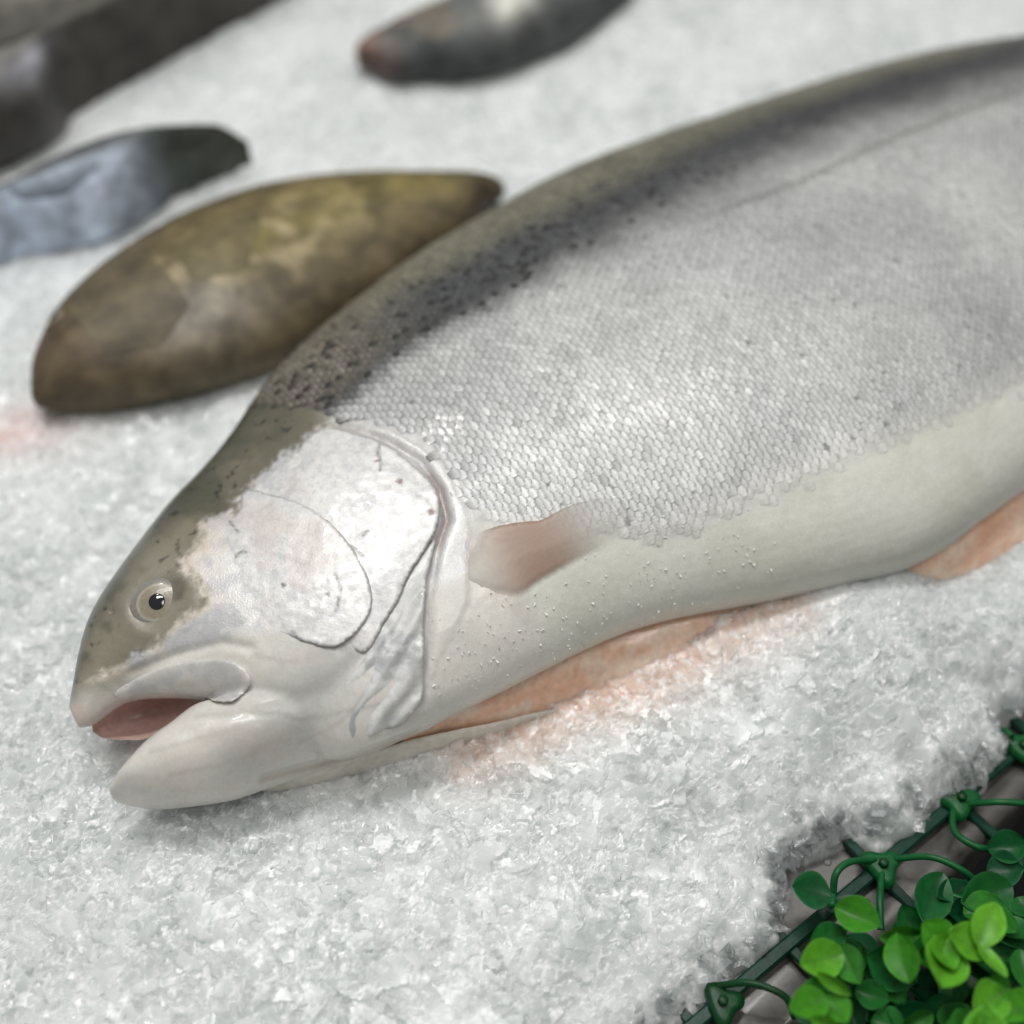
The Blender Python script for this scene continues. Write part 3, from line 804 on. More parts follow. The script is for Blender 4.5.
# ================================================================== OTHER FISH
def back_fish(name, label, lf, colf, parts, tail=True):
    r = empty(name, (*lf.A[:2], 0), math.atan2(lf.e[1], lf.e[0])); tag(r, label, 'fish', 'whole fish laid out on the ice behind the trout')
    V, F = lf.mesh(); P = lf.rings()
    tt = np.repeat(lf.t[:, None], lf.m, 1); th = np.repeat((np.arange(lf.m)*2*math.pi/lf.m)[None], lf.n, 0)
    w = np.cos(th)
    c = colf(tt.ravel(), w.ravel()); c = np.vstack([c, c[:1], c[-1:]])
    obj('body', make_mesh('body', to_local(r, V), F, True, c, None, [M_DULL]), r)
    def on(t, th_, out=0.):
        p = lf.ring(np.array([t]), np.array([th_]))[0]; q = lf.ring(np.array([t]), np.array([th_+.01]))[0]-p; s2 = lf.ring(np.array([t+.01]), np.array([th_]))[0]-p
        n = np.cross(s2, q); n /= np.linalg.norm(n); n = n if n[2] > -.2 else -n
        return p+n*out, n, s2/np.linalg.norm(s2)
    for kind, a in parts:
        if kind == 'eye':
            p, n, tx = on(a[0], a[1], -.001); b = np.cross(n, tx); rad = a[2]
            for nm, rr, hh, colr, up in (('eye', rad, .35, a[3], 0), ('pupil', rad*.5, .25, (.01, .01, .012), rad*.28)):
                V2 = [p+n*(rr*hh+up)]
                for i in range(1, 6):
                    for k in range(20):
                        an = k*math.pi/10; V2.append(p+n*(up+rr*hh*math.sqrt(1-(i/5.001)**2))+(tx*math.cos(an)+b*math.sin(an))*rr*i/5)
                F3 = [[0, 1+k, 1+(k+1) % 20] for k in range(20)]; F4 = [[1+(i-1)*20+k, 1+i*20+k, 1+i*20+(k+1) % 20, 1+(i-1)*20+(k+1) % 20] for i in range(1, 5) for k in range(20)]
                o = obj(nm, make_mesh(nm, to_local(r, np.array(V2)), [np.array(F3), np.array(F4)], True, np.tile(colr, (len(V2), 1)), None, [M_EYE]), r)
                if nm == 'eye': keep = o
                else: o.parent = keep
        else:
            # sheet lying on the flank: (name, list of (t, theta)), grid between two edges
            u, l, colr, lift = a
            n = 24; rs = lambda Q: np.stack([np.interp(np.linspace(0, 1, n), np.linspace(0, 1, len(Q)), np.array(Q)[:, k]) for k in (0, 1)], -1)
            u, l = rs(u), rs(l); G = []
            for q in np.linspace(0, 1, 10):
                for i in range(n):
                    tt_, hh_ = u[i]*(1-q)+l[i]*q
                    G.append(on(tt_, hh_, lift*math.sin(math.pi*min(1, max(0, q)))*(.35+.65*math.sin(math.pi*i/(n-1)))+.0002)[0])
            G = np.array(G)
            obj(kind, make_mesh(kind, to_local(r, G), grid_faces(10, n), True, np.tile(colr, (len(G), 1))*(.8+.4*fbm(np.arange(len(G))*.3, np.arange(len(G))*.17, 4))[:, None], None, [M_DULL]), r)
    if tail:
        b0 = lf.A+lf.e*lf.L*.985; pts = [(0, .010), (.02, .016), (.06, .040), (.052, .012), (.048, 0), (.052, -.012), (.06, -.040), (.02, -.016), (0, -.010)]
        T = np.array([b0+lf.e*a+lf.nrm*(d+(lf.yd[-1]+lf.yv[-1])/2) for a, d in pts]); n = len(T); j = np.arange(n); jn = (j+1) % n
        Vt = np.vstack([T+[0, 0, .001], T-[0, 0, .001], [T.mean(0)+[0, 0, .0015], T.mean(0)-[0, 0, .0015]]])
        obj('tail_fin', make_mesh('tail_fin', to_local(r, Vt), [np.vstack([np.stack([j, jn, np.full(n, 2*n)], -1), np.stack([n+jn, n+j, np.full(n, 2*n+1)], -1)]), np.stack([j, jn, n+jn, n+j], -1)], True, np.tile((.09, .09, .085), (len(Vt), 1)), None, [M_DULL]), r)
    return r

def patch(c, t, w, t0, w0, rt, rw, colr, k=1.):
    return mix(c, colr, np.exp(-((t-t0)/rt)**2-((w-w0)/rw)**2)*k)

LB = Loft((35, 402), (503, 190), [(33, 398), (31, 388), (31, 374), (35, 352), (58, 306), (100, 265), (150, 230), (200, 205), (270, 182), (350, 172), (430, 171), (482, 173), (498, 181), (504, 192)],
  [(37, 405), (46, 410), (68, 412), (110, 411), (160, 402), (220, 388), (270, 371), (330, 335), (400, 285), (460, 240), (503, 196)], [0, .04, .1, .35, .7, .94, 1], [.003, .013, .019, .026, .020, .012, .004], .016, 150, 72)
def c_brown(t, w):
    n1, n2 = fbm(t*9, w*3, 51), fbm(t*30, w*9, 52)
    c = mix(np.tile((.090, .068, .036), (len(t), 1)), (.155, .125, .040), np.exp(-((w+.05)/.5)**2)*sstep(.2, .45, t)*(.5+n1))
    c = mix(c, (.30, .25, .15), sstep(.42, .65, n2)*.9*np.exp(-((t-.45)/.2)**2-((w+.2)/.4)**2))
    c = patch(c, t, w, .30, .55, .05, .3, (.035, .025, .018), .45)
    c = patch(c, t, w, .30, -.6, .10, .25, (.34, .31, .26), .7)
    c = patch(c, t, w, .10, -.2, .10, .7, (.075, .05, .028), .6)
    c = c*(.80+.95*n2)[:, None]*(.8+.4*fbm(t*55, w*16, 53))[:, None]
    return mix(c, (.05, .038, .022), sstep(.82, 1, t)*.8)
back_fish('whole_fish', 'olive brown fish lying just behind the back of the silver trout', LB, c_brown,
  [('eye', (.10, 1.05, .0050, (.22, .19, .12))), ('gill_cover', ([(.12, 1.0), (.2, .62), (.29, .75)], [(.13, 2.3), (.22, 2.45), (.30, 2.1)], (.115, .092, .052), .0005)),
   ('back_fin', ([(.34, .10), (.6, .08), (.86, .10)], [(.34, .36), (.6, .44), (.86, .34)], (.060, .048, .024), .0012)), ('pectoral_fin', ([(.33, 1.5), (.42, 1.25), (.52, 1.3)], [(.33, 1.9), (.42, 2.0), (.50, 1.6)], (.16, .13, .06), .0015))], False)

LS = Loft((-170, 318), (249, 152), [(-170, 300), (-120, 250), (-60, 215), (0, 186), (60, 154), (120, 132), (180, 125), (222, 129), (240, 139), (249, 152)],
  [(-170, 330), (-120, 325), (-60, 300), (0, 277), (60, 257), (120, 235), (180, 204), (222, 180), (240, 166), (249, 155)], [0, .1, .4, .8, .95, 1], [.006, .014, .022, .022, .015, .006], .020, 150, 72)
def c_blue(t, w):
    n2 = fbm(t*18, w*6, 62)
    c = mix(np.tile((.085, .095, .10), (len(t), 1)), (.58, .66, .80), sstep(-.05, -.6, w)*sstep(.85, .55, t))
    c = mix(c, (.40, .36, .35), sstep(.75, .95, w)*.6); c = mix(c, (.07, .085, .06), sstep(.7, .9, t)*sstep(.3, -.3, w)*.8)
    return c*(.62+.76*n2)[:, None]*(.8+.4*fbm(t*50, w*14, 94))[:, None]
back_fish('whole_fish', 'blue grey fish with silvery blue belly at the left edge', LS, c_blue,
  [('pectoral_fin', ([(.45, 2.0), (.55, 1.9), (.66, 1.95)], [(.45, 2.4), (.55, 2.5), (.64, 2.2)], (.26, .30, .36), .0008))], False)

LD = Loft((-150, 170), (335, -55), [(-150, 150), (-60, 85), (0, 48), (60, 26), (110, 5), (200, -35), (290, -62), (335, -62)],
  [(-150, 190), (-100, 200), (-50, 192), (0, 172), (60, 146), (120, 112), (200, 66), (250, 37), (285, 12), (310, -14), (335, -48)], [0, .1, .4, .8, 1], [.008, .02, .030, .026, .010], .024, 150, 72)
def c_dark(t, w):
    n2 = fbm(t*18, w*5, 72)
    c = mix(np.tile((.145, .140, .122), (len(t), 1)), (.055, .051, .044), sstep(-.1, -.6, w)); c = mix(c, (.36, .32, .26), sstep(.25, 1., w)*.75)
    c = patch(c, t, w, .66, .0, .06, .16, (.40, .39, .36), .6); c = patch(c, t, w, .31, -.55, .05, .25, (.40, .40, .45), .7)  # two highlights painted into the flank colour
    return c*(.62+.76*n2)[:, None]*(.8+.4*fbm(t*50, w*14, 94))[:, None]
back_fish('whole_fish', 'long dark grey fish with a pale cream upper edge, at the upper left', LD, c_dark,
  [('pectoral_fin', ([(.5, 1.6), (.58, 1.35), (.68, 1.4)], [(.5, 1.95), (.58, 2.1), (.67, 1.7)], (.07, .065, .06), .002))])

LC = Loft((-190, 70), (200, -115), [(-190, 40), (-100, -40), (0, -90), (100, -130), (200, -130)], [(-190, 90), (-100, 82), (0, 46), (60, 27), (115, 3), (200, -90)],
  [0, .2, .7, 1], [.006, .022, .022, .008], .024, 150, 72)
def c_far(t, w):
    n2 = fbm(t*18, w*5, 82); return mix(np.tile((.10, .105, .10), (len(t), 1)), (.19, .18, .16), sstep(-.2, -.9, w))*(.8+.4*n2)[:, None]
back_fish('whole_fish', 'dull grey fish cut off by the upper left corner', LC, c_far,
  [('back_fin', ([(.35, .12), (.5, .10), (.7, .12)], [(.35, .30), (.5, .34), (.7, .30)], (.07, .07, .07), .002))])

LT = Loft((358, 58), (690, -50), [(356, 50), (361, 40), (380, 27), (430, 4), (480, -20), (560, -50), (690, -62)], [(364, 66), (380, 76), (410, 83), (470, 83), (540, 64), (590, 34), (640, -5), (690, -42)],
  [0, .12, .4, .8, 1], [.005, .016, .022, .016, .006], .020, 150, 72)
def c_top(t, w):
    n2 = fbm(t*16, w*5, 92)
    c = mix(np.tile((.12, .13, .125), (len(t), 1)), (.055, .06, .062), sstep(-.3, -.9, w)); c = mix(c, (.26, .20, .13), sstep(.1, .6, w)*sstep(.5, .2, t)*.7)
    c = patch(c, t, w, .0, .1, .05, 1.2, (.28, .12, .085), .7); c = patch(c, t, w, .10, .2, .03, .5, (.04, .03, .025), .8)
    c = patch(c, t, w, .36, -.45, .07, .28, (.70, .70, .63), 1.)
    return c*(.6+.8*n2)[:, None]*(.8+.4*fbm(t*50, w*14, 93))[:, None]
back_fish('whole_fish', 'grey fish with a reddish snout and white belly patch, at the top', LT, c_top,
  [('eye', (.11, 1.2, .005, (.25, .2, .14))), ('gill_cover', ([(.12, 1.0), (.17, .65), (.22, .8)], [(.12, 2.2), (.17, 2.4), (.23, 2.0)], (.16, .14, .11), .0012))])

# ================================================================== ICE
TRAYZ = -.019
edge_px = [(1400, 500), (1180, 610), (1080, 668), (1024, 702), (1001, 717), (1003, 745), (980, 777), (962, 785), (926, 808), (919, 802), (911, 826), (874, 830), (842, 833), (812, 842), (788, 855), (777, 880), (778, 905), (769, 939),
           (732, 964), (714, 990), (686, 1013), (662, 1026), (610, 1075), (560, 1130), (500, 1210)]
edge = np.array([at(u, v, TRAYZ+.008)[:2] for u, v in edge_px])
edge_poly = np.vstack([edge, [[edge[-1, 0], -.40], [-.8, -.40], [-.8, 1.3], [1.0, 1.3], [1.0, edge[0, 1]]]])

ctrl = [(u, v, z) for u, v, z in [
 (0, 1000, -.006), (0, 800, -.002), (0, 600, .002), (0, 450, .004), (100, 500, .003), (200, 420, .002), (60, 700, .003), (90, 790, .004), (150, 830, .004), (250, 810, .005), (330, 790, .005), (400, 772, .004), (470, 750, .004),
 (540, 724, .006), (600, 698, .0095), (650, 676, .0135), (700, 655, .0140), (750, 625, .0165), (800, 606, .024), (850, 592, .026), (900, 580, .026), (935, 585, .010), (960, 572, .006), (1000, 525, .009), (1060, 470, .016),
 (700, 720, .009), (800, 680, .013), (900, 640, .014), (1000, 600, .012), (960, 690, .000), (850, 760, -.003), (700, 850, -.004), (550, 900, .002), (400, 900, .003), (250, 920, .001), (600, 1000, -.008), (400, 1010, -.002), (200, 1010, -.003),
 (150, 200, .004), (330, 90, .010), (650, 80, .010), (900, 20, .010), (250, 140, .008), (20, 290, .004), (180, 430, .003), (560, 140, .006), (1024, 0, .010), (620, 20, .012), (300, -40, .012), (300, 20, .010)]]
CW = np.array([[*at(u, v, z)[:2], z] for u, v, z in ctrl])
tr_in = np.array([(TR.A+TR.e*TR.L*t)[:2] for t in np.linspace(.05, .9, 14)])
CW = np.vstack([CW, np.hstack([tr_in, np.full((14, 1), .003)]), [[-.6, .3, .004], [-.6, -.2, .0], [.7, .8, .01], [-.5, .9, .012], [.2, 1.1, .012], [.7, .3, .006]]])

def flakes(X, Y, cell, seed, tilt, aniso=1.7):
    """overlapping tilted plates: a jittered lattice of sites, each with its own plane"""
    gx, gy = np.floor(X/cell), np.floor(Y/cell)
    best = np.full(X.shape, 1e9); H = np.zeros(X.shape); second = np.full(X.shape, 1e9)
    for i in (-1, 0, 1):
        for j in (-1, 0, 1):
            cx, cy = gx+i, gy+j
            sx = (cx+_hash(cx, cy, seed))*cell; sy = (cy+_hash(cx, cy, seed+1))*cell
            a = _hash(cx, cy, seed+2)*math.pi; ca, sa = np.cos(a), np.sin(a)
            dx, dy = X-sx, Y-sy
            lx, ly = (dx*ca+dy*sa)/aniso, (-dx*sa+dy*ca)*1.1
            d = np.hypot(lx, ly)/cell
            h = (_hash(cx, cy, seed+3)-.5)*cell*.55+tilt*((_hash(cx, cy, seed+4)-.5)*dx+(_hash(cx, cy, seed+5)-.5)*dy)
            m = d < best
            second = np.where(m, best, np.minimum(second, d)); H = np.where(m, h, H); best = np.where(m, d, best)
    return H, second-best

def ice_base(X, Y):
    num = 0; den = 0
    for x, y, z in CW:
        w = 1/((X-x)**2+(Y-y)**2+2.5e-4)**1.6
        num = num+w*z; den = den+w
    return num/den

def ice_height(X, Y):
    z = ice_base(X, Y)
    wx = X+.004*(fbm(X*90, Y*90, 1)-.5)*2; wy = Y+.004*(fbm(X*90, Y*90, 2)-.5)*2
    h1, e1 = flakes(wx, wy, .0082, 100, .50); h2, e2 = flakes(wx+.5, wy+.3, .0047, 200, .75, 2.2); h3, e3 = flakes(X+.1, Y+.7, .0026, 300, .95, 2.4)
    f = np.maximum(np.maximum(h1, h2+.0008), h3+.0012)*.74
    d = sdf(np.stack([X.ravel(), Y.ravel()], -1), edge_poly).reshape(X.shape)
    d = d+.0028+.0045*(fbm(X*110, Y*110, 7, 3)-.5)*2; f = f*(.25+.75*sstep(.0, .022, d))
    k = np.clip(d/.038, 0, 1)
    z = z+f+.004*(fbm(X*28, Y*28, 4)-.5)
    rise = np.sqrt(np.clip(1-(1-k)**2, 0, 1))
    out = TRAYZ-.004+(z-TRAYZ+.004)*rise
    ice_height.edge = (e1, e2, e3); ice_height.tone = h1/.0082+h2/.0047
    return out, d

def axis_pts(lo, hi, dlo, dhi, step_in, grow, smax):
    p = list(np.arange(dlo, dhi, step_in)); s = step_in
    while p[-1] < hi: s = min(s*grow, smax); p.append(p[-1]+s)
    s = step_in; q = [p[0]]
    while q[-1] > lo: s = min(s*grow, smax); q.append(q[-1]-s)
    return np.array(q[::-1][:-1]+p)
gx = axis_pts(-.75, .85, -.19, .21, .00058, 1.02, .012); gy = axis_pts(-.36, 1.25, -.185, .03, .00055, 1.006, .006)
X, Y = np.meshgrid(gx, gy)
Z, Dd = ice_height(X, Y)
ED3, TONE = [q.ravel() for q in ice_height.edge], ice_height.tone.ravel()
V = np.stack([X.ravel(), Y.ravel(), Z.ravel()], -1)
F = grid_faces(len(gy), len(gx)); keep = (Dd.ravel()[F] > -.004).any(1); F = F[keep]
used = np.zeros(len(V), bool); used[F.ravel()] = True; mp = np.cumsum(used)-1; V = V[used]; F = mp[F]
def ice_color(V, rel=None):
    x, y = V[:, 0], V[:, 1]
    n = fbm(x*40, y*40, 44); c = mix(np.tile((.735, .760, .757), (len(V), 1)), (.64, .672, .668), sstep(.4, .65, n))
    q = at(15, 440, 0); c = mix(c, (.80, .58, .55), np.exp(-((x-q[0])/.022)**2-((y-q[1])/.014)**2)*.7)
    fl = np.array([at(*p, .008)[:2] for p in [(480, 740), (560, 706), (640, 680), (720, 645), (770, 620)]])
    d = seg_dist(V[:, :2], fl); c = mix(c, (.88, .62, .49), np.exp(-(d/.013)**2)*.62*(.5+fbm(x*120, y*120, 8)))
    return c
icec = ice_color(V)
ED3, TONE = [q[used] for q in ED3], TONE[used]
icec = icec*(1+.15*np.clip(TONE, -1, 1))[:, None]
vx, vy = V[:, 0], V[:, 1]
EDG = np.maximum.reduce([np.exp(-(ED3[0]/.030)**2)*sstep(.47, .55, fbm(vx*170, vy*170, 91)), np.exp(-(ED3[1]/.05)**2)*sstep(.50, .57, fbm(vx*260, vy*260, 92)),
                         np.exp(-(ED3[2]/.10)**2)*sstep(.54, .60, fbm(vx*330, vy*330, 93))])*.85  # glints painted as white lines along flake edges
print('ice verts', len(V))

# loose shards: convex flakes of clear ice lying on and in the bed
def shard_shape(k):
    n = 9; p = rng.normal(0, 1, (n, 3)); p /= np.linalg.norm(p, axis=1)[:, None]
    p *= [1.0, .62, .26]; p *= rng.uniform(.75, 1.1, (n, 1))
    import bmesh
    bm = bmesh.new(); [bm.verts.new(q) for q in p]; r = bmesh.ops.convex_hull(bm, input=bm.verts)
    bmesh.ops.delete(bm, geom=[g for g in r['geom_interior'] if isinstance(g, bmesh.types.BMVert)], context='VERTS')
    bmesh.ops.triangulate(bm, faces=bm.faces); bm.verts.index_update()
    v = np.array([q.co[:] for q in bm.verts]); f = np.array([[w.index for w in g.verts] for g in bm.faces]); bm.free(); return v, f
shapes = [shard_shape(k) for k in range(16)]
def rot_mats(n, tilt):
    a = rng.uniform(0, 2*math.pi, n); b = rng.normal(0, tilt, n); c = rng.normal(0, tilt, n)
    ca, sa, cb, sb, cc, sc = np.cos(a), np.sin(a), np.cos(b), np.sin(b), np.cos(c), np.sin(c)
    z = np.zeros(n); o = np.ones(n)
    Rz = np.stack([np.stack([ca, -sa, z], -1), np.stack([sa, ca, z], -1), np.stack([z, z, o], -1)], 1)
    Rx = np.stack([np.stack([o, z, z], -1), np.stack([z, cb, -sb], -1), np.stack([z, sb, cb], -1)], 1)
    Ry = np.stack([np.stack([cc, z, sc], -1), np.stack([z, o, z], -1), np.stack([-sc, z, cc], -1)], 1)
    return Rz@Rx@Ry
def scatter(P, size, tilt):
    out = []; kind = rng.integers(0, len(shapes), len(P))
    for k, (sv, sf) in enumerate(shapes):
        i = np.where(kind == k)[0]
        if not len(i): continue
        M = rot_mats(len(i), tilt)
        v = np.einsum('nij,vj->nvi', M, sv)*size[i][:, None, None]+P[i][:, None]
        f = (sf[None]+(np.arange(len(i))*len(sv))[:, None, None]).reshape(-1, 3)
        out.append((v.reshape(-1, 3), f))
    return out
fish_hull = [np.vstack([lf.A[:2]+lf.e[:2]*(lf.t*lf.L)[:, None]+lf.nrm[:2]*(lf.yd-.004)[:, None], (lf.A[:2]+lf.e[:2]*(lf.t*lf.L)[:, None]+lf.nrm[:2]*(lf.yv+.004)[:, None])[::-1]]) for lf in (TR,)]
def bed_points(n, x0, x1, y0, y1, smin, smax, sink):
    p = np.stack([rng.uniform(x0, x1, n), rng.uniform(y0, y1, n)], -1)
    ok = (sdf(p, edge_poly) > .006) & ~inside(p, fish_hull[0]); p = p[ok]
    z, d = ice_height(p[:, 0][None], p[:, 1][None])
    s = smin+(smax-smin)*rng.random(len(p))**2.2
    return np.hstack([p, z[0][:, None]-s[:, None]*rng.uniform(-.05, sink, (len(p), 1))]), s
SH, CL = [], []
shapes2 = shapes
shapes = [(v*[1, .16, .22], f) for v, f in shapes2]
P, s = bed_points(4200, -.20, .24, -.19, .06, .0010, .0034, .0); CL += scatter(P, s, .35)
shapes = shapes2
# glassy lumps along the melting rim
tq = np.linspace(0, 1, 1500); ee = smooth_line(edge[1:-1], 400); k = rng.uniform(0, len(ee)-1.001, 1500); i0 = k.astype(int)
p = ee[i0]+(ee[i0+1]-ee[i0])*(k-i0)[:, None]+rng.normal(0, .004, (1500, 2))
p = p[sdf(p, edge_poly) > -.001]; z, d = ice_height(p[:, 0][None], p[:, 1][None])
sz = rng.uniform(.0015, .0055, len(p)); P = np.hstack([p, np.maximum(z[0], TRAYZ+.001)[:, None]])
CL += scatter(P[:260], sz[:260]*1.3, .35)
# small crumbs on the wet belly of the trout
cr = []
for _ in range(260):
    t = rng.random(); u = 430+t*330+rng.normal(0, 25); v = 690-t*120+rng.normal(0, 35)-20
    h = bvh2.ray_cast(camF, Vector(FR@ray(u, v)))[0]
    if h is not None: cr.append(toW(np.array(h)+[0, 0, .0003]))
CR = scatter(np.array(cr), rng.uniform(.0003, .0008, len(cr)), .8)
shapes = [(v*[1, .17, .13], f) for v, f in shapes2]
P, s = bed_points(9000, -.20, .24, -.19, .10, .0008, .0032, .0); CR += scatter(P, s, .35)  # white slivers added to stand in for glint streaks
shapes = shapes2
P, s = bed_points(7000, -.20, .24, -.19, .10, .0002, .00055, .0); CR += scatter(P, s, .8)  # tiny white bits added to stand in for sparkles
sv, sf, _ = join(CR); cv, cf, _ = join(CL)
scol = np.full((len(sv), 3), .81)
ice = obj('crushed_ice', make_mesh('crushed_ice', V, F, False, icec, {'Edg': EDG}, [M_ICE]))
tag(ice, 'bed of wet crushed ice under the fish', 'ice', None, 'stuff')
flk = obj('ice_flakes', make_mesh('ice_flakes', np.vstack([sv, cv]), [np.vstack([sf[0], cf[0]+len(sv)])], False, np.vstack([np.clip(scol*1.2, 0, .95), np.full((len(cv), 3), .85)]), None, [M_FLAKE, M_SHARD], np.r_[np.zeros(len(sf[0])), np.ones(len(cf[0]))]), ice)
tag(flk, kind='stuff')

# ================================================================== TRAY AND FLOOR
tA, tB = at(1024, 780, TRAYZ), at(880, 930, TRAYZ)
ed = (tA-tB)/np.linalg.norm(tA-tB); en2 = np.array([ed[1], -ed[0], 0])        # points out of the tray, to the lower right
if en2@(at(1000, 1000, TRAYZ)-tA) < 0: en2 = -en2
prof = [(-.60, 0), (-.03, 0), (-.012, 0), (-.006, .0005), (-.003, .0022), (0, .0030), (.003, .0022), (.0045, -.001), (.0047, -.02), (.0045, -.05)]
ls = np.concatenate([[-.9], np.linspace(-.35, .35, 60), [.9]])
V = np.array([[*(tB+ed*l+en2*p)[:2], TRAYZ+z+.0004*math.sin(l*60)] for l in ls for p, z in prof])
tray = obj('metal_tray', make_mesh('metal_tray', V, grid_faces(len(ls), len(prof)), True, None, None, [M_STEEL]))
tag(tray, 'wet grey steel display tray under the ice', 'tray')
V = np.array([[-6, -6, -.35], [6, -6, -.35], [6, 6, -.35], [-6, 6, -.35.__float__()]])
tag(obj('ground', make_mesh('ground', V, np.array([[0, 1, 2, 3]]), False, None, None, [M_DARK])), kind='structure')

# droplets on the steel
for i, (u, v, r) in enumerate([(827, 861, .0016), (806, 872, .0009), (985, 812, .002), (979, 818, .0012), (992, 806, .0011), (938, 868, .0008), (948, 835, .001), (790, 930, .0008), (760, 985, .0011)]):
    c = at(u, v, TRAYZ)
    V = [c+[0, 0, r*.5]]
    for a in range(1, 6):
        for k in range(18): V.append(c+np.array([math.cos(k*math.pi/9)*a/5*r, math.sin(k*math.pi/9)*a/5*r*1.15, r*.5*math.sqrt(1-(a/5.02)**2)]))
    F3 = [[0, 1+k, 1+(k+1) % 18] for k in range(18)]; F4 = [[1+(a-1)*18+k, 1+a*18+k, 1+a*18+(k+1) % 18, 1+(a-1)*18+(k+1) % 18] for a in range(1, 5) for k in range(18)]
    tag(obj('water_droplet', make_mesh('water_droplet', np.array(V), [np.array(F3), np.array(F4)], True, None, None, [M_SHARD])), 'small clear water droplet on the bare steel tray', 'droplet', 'water droplets on the steel tray')

# ================================================================== PLASTIC FOLIAGE MAT
GZ = TRAYZ+.0036
mat_root = empty('plastic_foliage_mat', at(900, 900, TRAYZ)); tag(mat_root, 'green plastic foliage mat with small rounded leaves on a lattice', 'artificial plant')
def gpart(name, V, F, mat, col=None, parent=None, smooth=True):
    o = obj(name, make_mesh(name, np.asarray(V)-np.array(mat_root.location), F, smooth, col, None, [mat]), parent or mat_root); return o
# lattice
g0, g1 = at(734, 999, GZ), at(1015, 759, GZ); gd = (g1-g0)/np.linalg.norm(g1-g0)
c0, c1 = at(842, 836, GZ), at(912, 907, GZ); cd = (c1-c0)/np.linalg.norm(c1-c0); zz = np.array([0, 0, 1.])
n0 = at(876, 870, GZ); pitch = np.linalg.norm(at(960, 803, GZ)-n0)
bars = []
gn = np.cross(zz, gd); cn = np.cross(zz, cd)
def bar(c, d, nrm, half, w, h):
    sec = [(-w, -h), (-w, h*.6), (-w*.7, h), (w*.7, h), (w, h*.6), (w, -h)]
    Vb = np.array([c+d*l+nrm*a+zz*b for l in np.linspace(-half, half, 14) for a, b in sec]); return Vb, grid_faces(14, 6, True)
for k in range(-1, 5): bars.append(bar(n0+cd*pitch*k*(1 if k >= 0 else 4), gd, gn, .26, .0021, .0016))
bars = [b for i, b in enumerate(bars) if i > 0]
for k in range(-5, 6): bars.append(bar(n0+gd*pitch*k+cd*pitch*1.42-zz*.0004, cd, cn, pitch*1.95, .0017, .0012))
Vb, Fb, _ = join(bars); gpart('lattice', Vb, Fb, M_GRID, None, smooth=False)
# clips on the crossings with their stems
DG = np.array((.006, .115, .028)); 
def arc(pts, zs, r=.0011):
    q = smooth_line(np.array([at(u, v, z) for (u, v), z in zip(pts, zs)]), 30); return tube(q, r, 8)
def clip(px, lobes, stems, tint=1.):
    c = at(*px, GZ+.0035); parts = []
    n = 36; V = []
    for zt, k in ((.0012, .92), (.0016, .6), (-.0012, 1.0)):
        for i in range(n):
            a = 2*math.pi*i/n; r = .0040+sum(.0032*max(0, math.cos(a-b))**6 for b in lobes)
            V.append(c+np.array([math.cos(a)*r*k, math.sin(a)*r*k, zt]))
    V = np.array(V); F = np.vstack([grid_faces(2, n, True)+0])
    V = V.reshape(3, n, 3)[[2, 0, 1]].reshape(-1, 3); F = grid_faces(3, n, True); V = np.vstack([V, [c+zz*.0016]])
    F3 = np.array([[2*n+i, 2*n+(i+1) % n, 3*n] for i in range(n)])
    parts.append((V, [F3, F], DG*tint))
    pv, pf = tube([c+zz*.001, c+zz*.0032, c+zz*.0036], [.0017, .0016, .0010], 6); parts.append((pv, pf, DG*.45))
    for st in stems: parts.append((*arc(*st), DG*tint))
    V, F, C = join(parts); gpart('stem_clip', V, F, M_LEAF, C)
clip((882, 866), [R(150), R(-80), R(30)], [([(876, 860), (850, 862), (836, 874), (833, 896)], [GZ+.004, GZ+.010, GZ+.011, GZ+.006]), ([(893, 859), (930, 857), (960, 869), (982, 886)], [GZ+.004, GZ+.011, GZ+.012, GZ+.008]), ([(882, 872), (880, 900), (881, 930)], [GZ+.004, GZ+.008, GZ+.006])])
clip((960, 800), [R(170), R(-100), R(10)], [([(966, 804), (1000, 802), (1035, 804)], [GZ+.004, GZ+.010, GZ+.010]), ([(953, 810), (955, 832), (978, 847), (1004, 850)], [GZ+.004, GZ+.008, GZ+.010, GZ+.006])])
clip((1022, 748), [R(140), R(-60), R(40)], [([(1014, 742), (1004, 730), (1012, 736)], [GZ+.004, GZ+.008, GZ+.010])])
clip((722, 1003), [R(120), R(-90), R(10)], [([(716, 986), (750, 983), (784, 996), (795, 1018)], [GZ+.004, GZ+.009, GZ+.009, GZ+.005])], .5)

